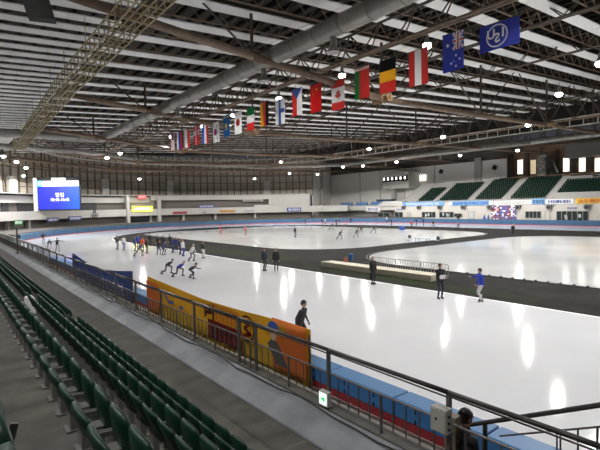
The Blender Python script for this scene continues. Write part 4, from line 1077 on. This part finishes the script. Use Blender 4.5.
    for s, h in ((-1, hl), (1, hr)):
        sh = neck+V((s*.185,0,0))-ax*.055; hint = V((s*.5,-.8,-.3)) if pose not in ('spread','armsup') else V((s*.2,-.2,-1))
        el, wr = ik(sh, V((h[0],h[1],h[2]+foot)), .29, .26, hint)
        cap(sh, el, .056, .042, 'top'); cap(el, wr, .042, .029, 'top')
        d = (wr-el).normalized(); side = d.cross(V((1,0,0)) if abs(d.x) < .8 else V((0,1,0))).normalized(); up_ = d.cross(side)
        pm = wr+d*.045; hm = 'glove' if gloves else 'skin'
        cap(wr, wr+d*.08, .026, .033, hm, 8)
        for i in range(4):
            o_ = side*(-.027+.018*i); k0 = wr+d*.085+o_; ln = (.040,.046,.043,.034)[i]; k1 = k0+d*ln*.9+up_*.012*s; k2 = k1+d*ln*.5+up_*.024*s
            capsule(B, k0, k1, .0105, .010, n=6); capsule(B, k1, k2, .010, .0085, n=6)
        th = wr+d*.03+side*-.03; capsule(B, th, th+d*.035-side*.022, .012, .011, n=6); capsule(B, th+d*.035-side*.022, th+d*.062-side*.022+up_*.012*s, .011, .009, n=6)
        segs.append((wr+d*.08, wr+d*.17, hm, .04))
    me = remeshed(B, 'body', vox)
    cols = {'skin': M['skin'], 'top': flat('suit_%.3f_%.3f_%.3f' % top, top, .55), 'legs': flat('suit_%.3f_%.3f_%.3f' % legs, legs, .55), 'boot': M['black'], 'glove': flat('suit_%.3f_%.3f_%.3f' % (gloves or (.1,.1,.1)), gloves or (.1,.1,.1))}
    me.materials.clear(); ks = list(cols)
    for k in ks: me.materials.append(cols[k])
    idx = []
    for pl in me.polygons:
        c = pl.center; best = 1e9; bk = 'top'
        for a, b_, m, r in segs:
            ab = b_-a; q = max(0, min(1, (c-a).dot(ab)/max(1e-9, ab.dot(ab)))); dd = (c-(a+ab*q)).length/r
            if dd < best: best = dd; bk = m
        idx.append(ks.index(bk))
    me.polygons.foreach_set('material_index', idx)
    o = bpy.data.objects.new('body', me); C.objects.link(o); o.parent = t
    # eyes and mouth
    b = MB()
    for s in (-1, 1): b.ell(head+V((s*.031,0,0))+hf*.090+rot@Z*.022, .012, .006, .008, 'hair', 8, 5, rot)
    b.ell(head+hf*.092-rot@Z*.055, .022, .006, .005, flat('lips', (.35,.12,.11)) and 'lips', 8, 5, rot); b.build('face_features', t)
    # hair or hat
    b = MB(); hm = flat('h_%.2f_%.2f_%.2f' % (hat or hcol), hat or hcol) if (hat or hcol) else M['hair']
    vs = []; nu, nv = 16, 7
    for j in range(nv+1):
        th = (pi*.52)*j/nv
        for i in range(nu):
            a = 2*pi*i/nu; q = V((.092*sin(th)*cos(a), .112*sin(th)*sin(a), .132*cos(th)))
            if j >= nv-1 and sin(a) < .2: q.z -= .05
            if j >= nv-1 and sin(a) > .4: q.z += .035
            vs.append(head+rot@(q+V((0,-.012,.008))))
    b.add(vs, [(j*nu+i, (j+1)*nu+i, (j+1)*nu+(i+1)%nu, j*nu+(i+1)%nu) for j in range(nv) for i in range(nu)], hm)
    ho = b.build('hat' if hat else 'hair', t, smooth=True); md = ho.modifiers.new('s', 'SOLIDIFY'); md.thickness = .02
    if skates:
        for ank in feet:
            b = MB(); c = ank+V((0,.03,0)); gz = c.z
            b.box(c.x-.005, c.x+.005, c.y-.19, c.y+.23, 0.0, .028, 'blade'); 
            b.box(c.x-.035, c.x+.035, c.y-.10, c.y-.02, .025, gz-.06 if gz < .3 else .08, 'dark_grey'); b.box(c.x-.03, c.x+.03, c.y+.06, c.y+.13, .025, gz-.06 if gz < .3 else .08, 'dark_grey')
            b.build('skate', t)
    if jacket or coat:
        jc = jacket or coat; b = MB(); mj = flat('cloth_%.3f_%.3f_%.3f' % jc, jc, .8)
        for s in (-1, 1):
            capsule(b, pel+V((s*.065,0,-.02)), chest+V((s*.08,0,0)), .122, .132); capsule(b, chest+V((s*.07,0,0)), neck+V((s*.12,0,0))-ax*.05, .125, .075)
        capsule(b, neck-ax*.04, neck+ax*.03, .085, .068)
        for s, h in ((-1, hl), (1, hr)):
            sh = neck+V((s*.185,0,0))-ax*.055; hint = V((s*.5,-.8,-.3)) if pose not in ('spread','armsup') else V((s*.2,-.2,-1))
            el, wr = ik(sh, V((h[0],h[1],h[2]+foot)), .29, .26, hint); capsule(b, sh, el, .074, .060); capsule(b, el, el+(wr-el)*.92, .060, .044)
        if coat:
            for s in (-1, 1): capsule(b, pel+V((s*.07,0,0)), V((s*.09, 0, .32+foot)), .125, .135)
            capsule(b, pel, V((0,0,.32+foot)), .13, .14)
        me = remeshed(b, 'coat' if coat else 'jacket', max(.016, vox)); me.materials.clear(); me.materials.append(mj)
        for pl in me.polygons: pl.material_index = 0
        o = bpy.data.objects.new('coat' if coat else 'jacket', me); C.objects.link(o); o.parent = t
    return t
K = (.018,.018,.022); NV = (.03,.04,.14); BL = (.03,.06,.30); WH = (.60,.60,.62); GR = (.25,.25,.26); RD = (.50,.04,.05)
FN = .011
person(301, 0, 'skater in a tight black suit coasting just beyond the yellow banner', 'coast', -70, K, K, pos=onz(300.5,303.5,1.62)*1.0, vox=FN)
person(373, 284.5, 'person in a long black padded coat with pale hair standing by the podium', 'stand', -95, K, K, coat=(.012,.013,.018), hcol=(.42,.33,.22), vox=FN)
person(440, 299, 'person in black holding a white pad with both hands beside the barriers', 'folded', -120, K, (.016,.018,.035), vox=FN, jacket=(.014,.014,.018), scale=1.05)
person(481, 301.5, 'skater in a blue top and pale leggings stretching one arm to the left', 'point', 150, BL, WH, vox=FN, jacket=(.025,.05,.42), scale=.98)
person(264.3, 271, 'left of two people in black standing side by side on the near track', 'stand', -80, K, K, jacket=(.015,.02,.035), vox=.014)
person(276.3, 271.2, 'right of two people in black standing side by side on the near track', 'stand', -120, K, K, jacket=(.014,.014,.018), hcol=(.12,.08,.05), vox=.014)
person(203, 258.3, 'person in a black top and pale trousers alone at the inner edge of the track', 'stand', -70, K, WH, hcol=(.3,.25,.2), vox=.014)
person(192, 261.2, 'skater in a white hooded top and black tights gliding behind the trio', 'glide', -60, WH, K, hat=(.45,.45,.47), vox=.014)
person(169.5, 273.6, 'leftmost of three crouched skaters, all in black', 'crouch', -50, K, K, hat=(.10,.10,.11), scale=.92, vox=.014)
person(180.8, 276.3, 'middle of three crouched skaters, in a blue top and black tights', 'crouch', -50, (.03,.03,.30), K, hat=(.25,.25,.27), scale=.92, vox=.014)
person(192.8, 279.0, 'rightmost of three crouched skaters, dark suit with a white shoulder', 'crouch2', -55, (.05,.05,.055), (.05,.05,.055), hat=(.03,.03,.03), scale=.92, jacket=None, vox=.014)
# group at left
G = [(117.3,249.5,'slim skater with a dark top and grey tights, leftmost of the far group','stand',-60,K,GR),
 (123.8,250.2,'skater in a white top and blue tights, second from the left of the far group','stand',-80,WH,BL),
 (134.8,251.2,'skater in dark blue at the left of the crowded group','stand',-40,NV,NV),
 (138.3,248.5,'tall person in a bright blue jacket behind the group\'s left end','stand',-90,BL,K),
 (139.8,256.0,'skater in dark navy striding in front of the group','stride',-30,NV,K),
 (142.6,252.0,'person in an orange red top in the middle of the group','stand',-90,(.62,.10,.04),K),
 (146.8,253.2,'skater in black right of the orange top','stand',-70,K,K),
 (150.4,246.3,'person in black standing farthest back behind the group','stand',-90,K,K),
 (158.6,254.6,'skater in black with a reddish hat, left of the pair in front','rest',-80,K,NV),
 (158.2,249.5,'tall person in black behind the front pair, left','stand',-80,K,K),
 (163.4,255.2,'skater in dark blue, right of the pair in front','rest',-60,NV,K),
 (163.0,249.5,'tall person in a black jacket behind the front pair, right','stand',-100,K,K),
 (170.2,248.2,'person in black with hands on hips behind the blue pair','stand',-80,K,K),
 (172.6,252.8,'left of two skaters in blue jackets at the group\'s right','stand',-60,NV,NV),
 (176.2,253.0,'right of two skaters in blue jackets at the group\'s right','stand',-120,NV,K),
 (180.0,254.6,'skater in dark clothes half hidden behind the white jacket','stand',-60,K,NV),
 (183.0,256.3,'skater in a white jacket and blue tights at the group\'s right end','stand',-60,WH,BL)]
for (x_, y_, lab, pose, fc, tp, lg) in G:
    hat = (.35,.08,.06) if 'reddish' in lab else None
    person(x_, y_, lab, pose, fc, tp, lg, hat=hat, jacket=tp if pose == 'stand' and tp not in (K,) else None, hcol=(.25,.12,.05) if 'white jacket and' in lab else None)
# far left trio by the boards
person(43.3, 243.6, 'person in black with raised elbows at the far left by the screens', 'armsup', -80, K, GR)
person(49.5, 248.3, 'person in black bending low at the far left', 'bend', -90, K, K)
person(57.5, 251.8, 'person in black with both arms spread wide at the far left', 'spread', -80, K, GR)
# skaters on the far rink and track
Fp = [(220.3,234.2,'small skater in a red top on the far rink, leftmost','stand',-60,RD,RD),
 (245.3,235.2,'small skater in a red top on the far rink, right of the other red one','stand',-60,RD,(.3,.05,.05)),
 (295.2,237.4,'skater in dark clothes standing alone on the far rink','stand',-90,K,(.12,.05,.05)),
 (340,239.4,'black skater crouching nearest on the far rink','stride',-40,K,K),
 (356.5,237.3,'black skater crouching in the middle of the far rink trio','stride',-30,K,K),
 (361.3,233.8,'black skater leaning behind the middle one on the far rink','stride',-130,K,K),
 (374,233.3,'black skater crouching at the right of the far rink','stride',-60,K,K),
 (332,229.6,'black skater stooping at the back of the far rink','stride',-60,K,K),
 (305.3,224.4,'tiny dark skater on the far straight, left of the white one','stand',-90,K,K),
 (322,225.0,'tiny skater in dark clothes beside one in white','stand',-90,K,K),
 (325.2,225.0,'tiny skater in a white top on the far straight','stand',-90,WH,K),
 (336,225.5,'tiny dark skater left in the cluster on the far straight','stand',-90,K,K),
 (339.2,224.6,'tiny dark skater right in the cluster on the far straight','stride',-60,K,K),
 (346.7,225.2,'tiny skater in bright red stooping on the far straight','stride',-60,(.6,.05,.08),RD),
 (350.6,222.6,'tiny dark skater leaning by the far boards','stride',-150,K,K),
 (391.2,225.5,'tiny dark skater below the white fascia on the far straight','stand',-90,K,K),
 (386.5,222.8,'tiny person in a white top at the far boards','stand',-90,WH,K),
 (411.3,228.4,'person in a red jacket at the left of three on the far straight','stand',-90,RD,K),
 (416.3,225.6,'slim dark skater just right of the red jacket','stand',-90,K,NV),
 (423.2,226.0,'slim dark skater below the pair of small windows','stand',-90,K,NV),
 (433.2,228.6,'stocky dark person below the second small window','stand',-90,K,GR),
 (458.3,229.4,'skater in a pale and red top striding on the far straight','stride',-150,(.6,.35,.35),K),
 (513,235.6,'dark person walking on the black strip beyond the near rink','stand',-160,K,K)]
for (x_, y_, lab, pose, fc, tp, lg) in Fp: person(x_, y_, lab, pose, fc, tp, lg, vox=.03)
# official at lower right behind the railing
pc = onx(466, 436, 5.95)
person(0, 0, 'person with dark hair in dark clothes behind the railing at the lower right', 'stand', -30, K, K, pos=V((pc.x, pc.y, 0)), z=.18, skates=False, jacket=(.02,.02,.022), vox=FN, scale=1.06)
b = MB(); pq = onx(451.5, 440, 5.72); b.box(5.68, 5.84, pq.y-.09, pq.y+.09, .18, 1.98, flat('post_beige', (.26,.21,.16)) and 'post_beige'); tag(b.build('timber_post'), 'short beige post standing left of the dark haired person', 'post')
# white pad held by the person beside the barriers
pc = onz(440, 299); q = rad(-120); d = V((cos(q), sin(q), 0))
b = MB(); b.obox(pc+d*.36+Z*1.24, V((-d.y,d.x,0))*.15, d*.012, Z*.11+d*.05, 'white'); tag(b.build('clipboard'), 'white pad held in front of the chest by the person in black', 'pad')

# ------------------------------------------------------------------ podium, barriers, small things on the infield
pa, pb = onz(321, 268), onz(431, 284)
t = thing('podium', (24.7, 23, .015), 'long low cream platform on the dark strip beside the near track', 'platform')
b = MB(); b.box(24.6, 25.8, 17.55, 28.4, .16, .42, 'podium'); local(t, b.build('deck', loc=t.location))
b = MB(); b.box(24.62, 25.75, 17.6, 28.35, .015, .17, 'podium'); local(t, b.build('base', loc=t.location))
bar_p = None
for k, (ya, w_) in enumerate(((21.9,'leftmost, behind the person in the long coat'), (19.65,'in the middle of the three'), (17.4,'rightmost, beside the person with the pad'))):
    X = 26.3
    if bar_p is None:
        bar_p = thing('crowd_barrier', (X, ya, .015), '', 'barrier', 'steel barriers behind the platform')
        b = MB(); pts = [(X,ya,.15),(X,ya,0.94),(X,ya+.06,1.0),(X,ya+2.14,1.0),(X,ya+2.2,0.94),(X,ya+2.2,.15)]; b.path(pts, .028, 'barrier', 6); b.tube((X,ya,.22), (X,ya+2.2,.22), .025, 'barrier', 6); local(bar_p, b.build('frame', loc=bar_p.location))
        for j in range(1, 10):
            b = MB(); y_ = ya+2.2*j/10; b.tube((X,y_,.22), (X,y_,1.0), .016, 'barrier', 5); local(bar_p, b.build('bar', loc=bar_p.location))
        for y_ in (ya+.25, ya+2.0):
            b = MB(); b.bar((X-.3,y_,.045), (X+.3,y_,.045), .05, .05, 'barrier'); b.bar((X,y_,.04), (X,y_,.25), .04, .04, 'barrier'); local(bar_p, b.build('foot', loc=bar_p.location))
        o = bar_p
    else: o = dup(bar_p, (X, ya, .015))
    o['label'] = 'steel crowd barrier behind the cream platform, '+w_
p = onz(350.8, 260.3)
t = thing('cooler', (p.x, p.y, .015), 'bright blue upright bin at the corner of the platform', 'bin')
b = MB(); b.tube((p.x,p.y,.015), (p.x,p.y,.55), (.17), flat('bin_blue', (.03,.15,.42)) and 'bin_blue', 12, r2=.2); local(t, b.build('body', loc=t.location))
b = MB(); b.tube((p.x,p.y,.55), (p.x,p.y,.6), .21, 'bin_blue', 12, r2=.2); local(t, b.build('lid', loc=t.location))
p = onz(346, 261); t = thing('traffic_cone', (p.x, p.y, .015), 'orange cone left of the blue bin', 'cone')
b = MB(); b.tube((p.x,p.y,.05), (p.x,p.y,.42), .13, flat('cone_orange', (.65,.14,.04)) and 'cone_orange', 12, r2=.03); local(t, b.build('body', loc=t.location))
b = MB(); b.box(p.x-.16,p.x+.16,p.y-.16,p.y+.16,.015,.06,'cone_orange'); local(t, b.build('base', loc=t.location))
# table with chairs on the divider
p = onz(422.5, 243.2)
t = thing('folding_table', (p.x, p.y, .015), 'white folding table on the dark strip between the rinks', 'table')
b = MB(); b.box(p.x-.4,p.x+.4,p.y-.9,p.y+.9,.72,.77,'white'); local(t, b.build('tabletop', loc=t.location))
for sx in (-.33,.33):
    for sy in (-.8,.8):
        b = MB(); b.tube((p.x+sx,p.y+sy,.015), (p.x+sx,p.y+sy,.72), .025, 'dark_grey', 6); local(t, b.build('leg', loc=t.location))
for dy, nm in ((2.2,'left'), (-2.2,'right')):
    c = V((p.x, p.y+dy, .015)); t = thing('folding_chair', c, 'dark folding chair %s of the white table between the rinks' % nm, 'chair')
    b = MB(); b.box(c.x-.22,c.x+.22,c.y-.22,c.y+.22,.43,.48,'grey_box'); local(t, b.build('seat', loc=c))
    b = MB(); b.box(c.x+.18,c.x+.22,c.y-.22,c.y+.22,.55,.95,'dark_grey'); local(t, b.build('backrest', loc=c))
    for sx in (-.2,.2):
        for sy in (-.2,.2):
            b = MB(); b.tube((c.x+sx,c.y+sy,.015), (c.x+sx,c.y+sy,.95 if sx > 0 else .45), .02, 'dark_grey', 5); local(t, b.build('leg', loc=c))
p = onz(402, 230.0); b = MB(); b.box(p.x-.35,p.x+.35,p.y-.45,p.y+.45,.015,.6,'cloth_bright'); b.box(p.x-.38,p.x+.38,p.y-.48,p.y+.48,.6,.66,'cloth_bright'); tag(b.build('storage_box'), 'bright blue box at the far edge of the far rink', 'box')
# black lane blocks along the near rink edge
lb = None
for x_ in (459, 470, 482, 494, 506, 518, 530, 543, 556, 570, 584):
    p = onz(x_, 275.5+(x_-459)*.108); p.x = 29.3
    if lb is None:
        b = MB(); b.hexa([(-.08,-.08,0),(.08,-.08,0),(.08,.08,0),(-.08,.08,0),(-.05,-.05,.09),(.05,-.05,.09),(.05,.05,.09),(-.05,.05,.09)], 'black'); lb = b.build('lane_block'); tag(lb, 'small black rubber block in the row along the near rink edge', 'marker', 'black blocks along the near rink edge'); o = lb
    else: o = lb.copy(); C.objects.link(o)
    o.location = (p.x, p.y, .03)

# ------------------------------------------------------------------ rest of the shell behind the camera
b = MB(); b.box(-14.4, -14, -45, 142, -.5, 19, 'wall_white'); struct(b.build('wall_near'))
b = MB(); b.box(-14, 124, -45.4, -45, -.5, 22, 'wall_white'); struct(b.build('wall_back'))

# ------------------------------------------------------------------ world and view
w = bpy.data.worlds.new('world'); sc.world = w; w.use_nodes = True
w.node_tree.nodes['Background'].inputs[0].default_value = (.75, .8, .9, 1); w.node_tree.nodes['Background'].inputs[1].default_value = .05
sc.view_settings.view_transform = 'Standard'; sc.view_settings.look = 'None'; sc.view_settings.gamma = 1; sc.view_settings.exposure = .2
sc.view_settings.use_curve_mapping = False
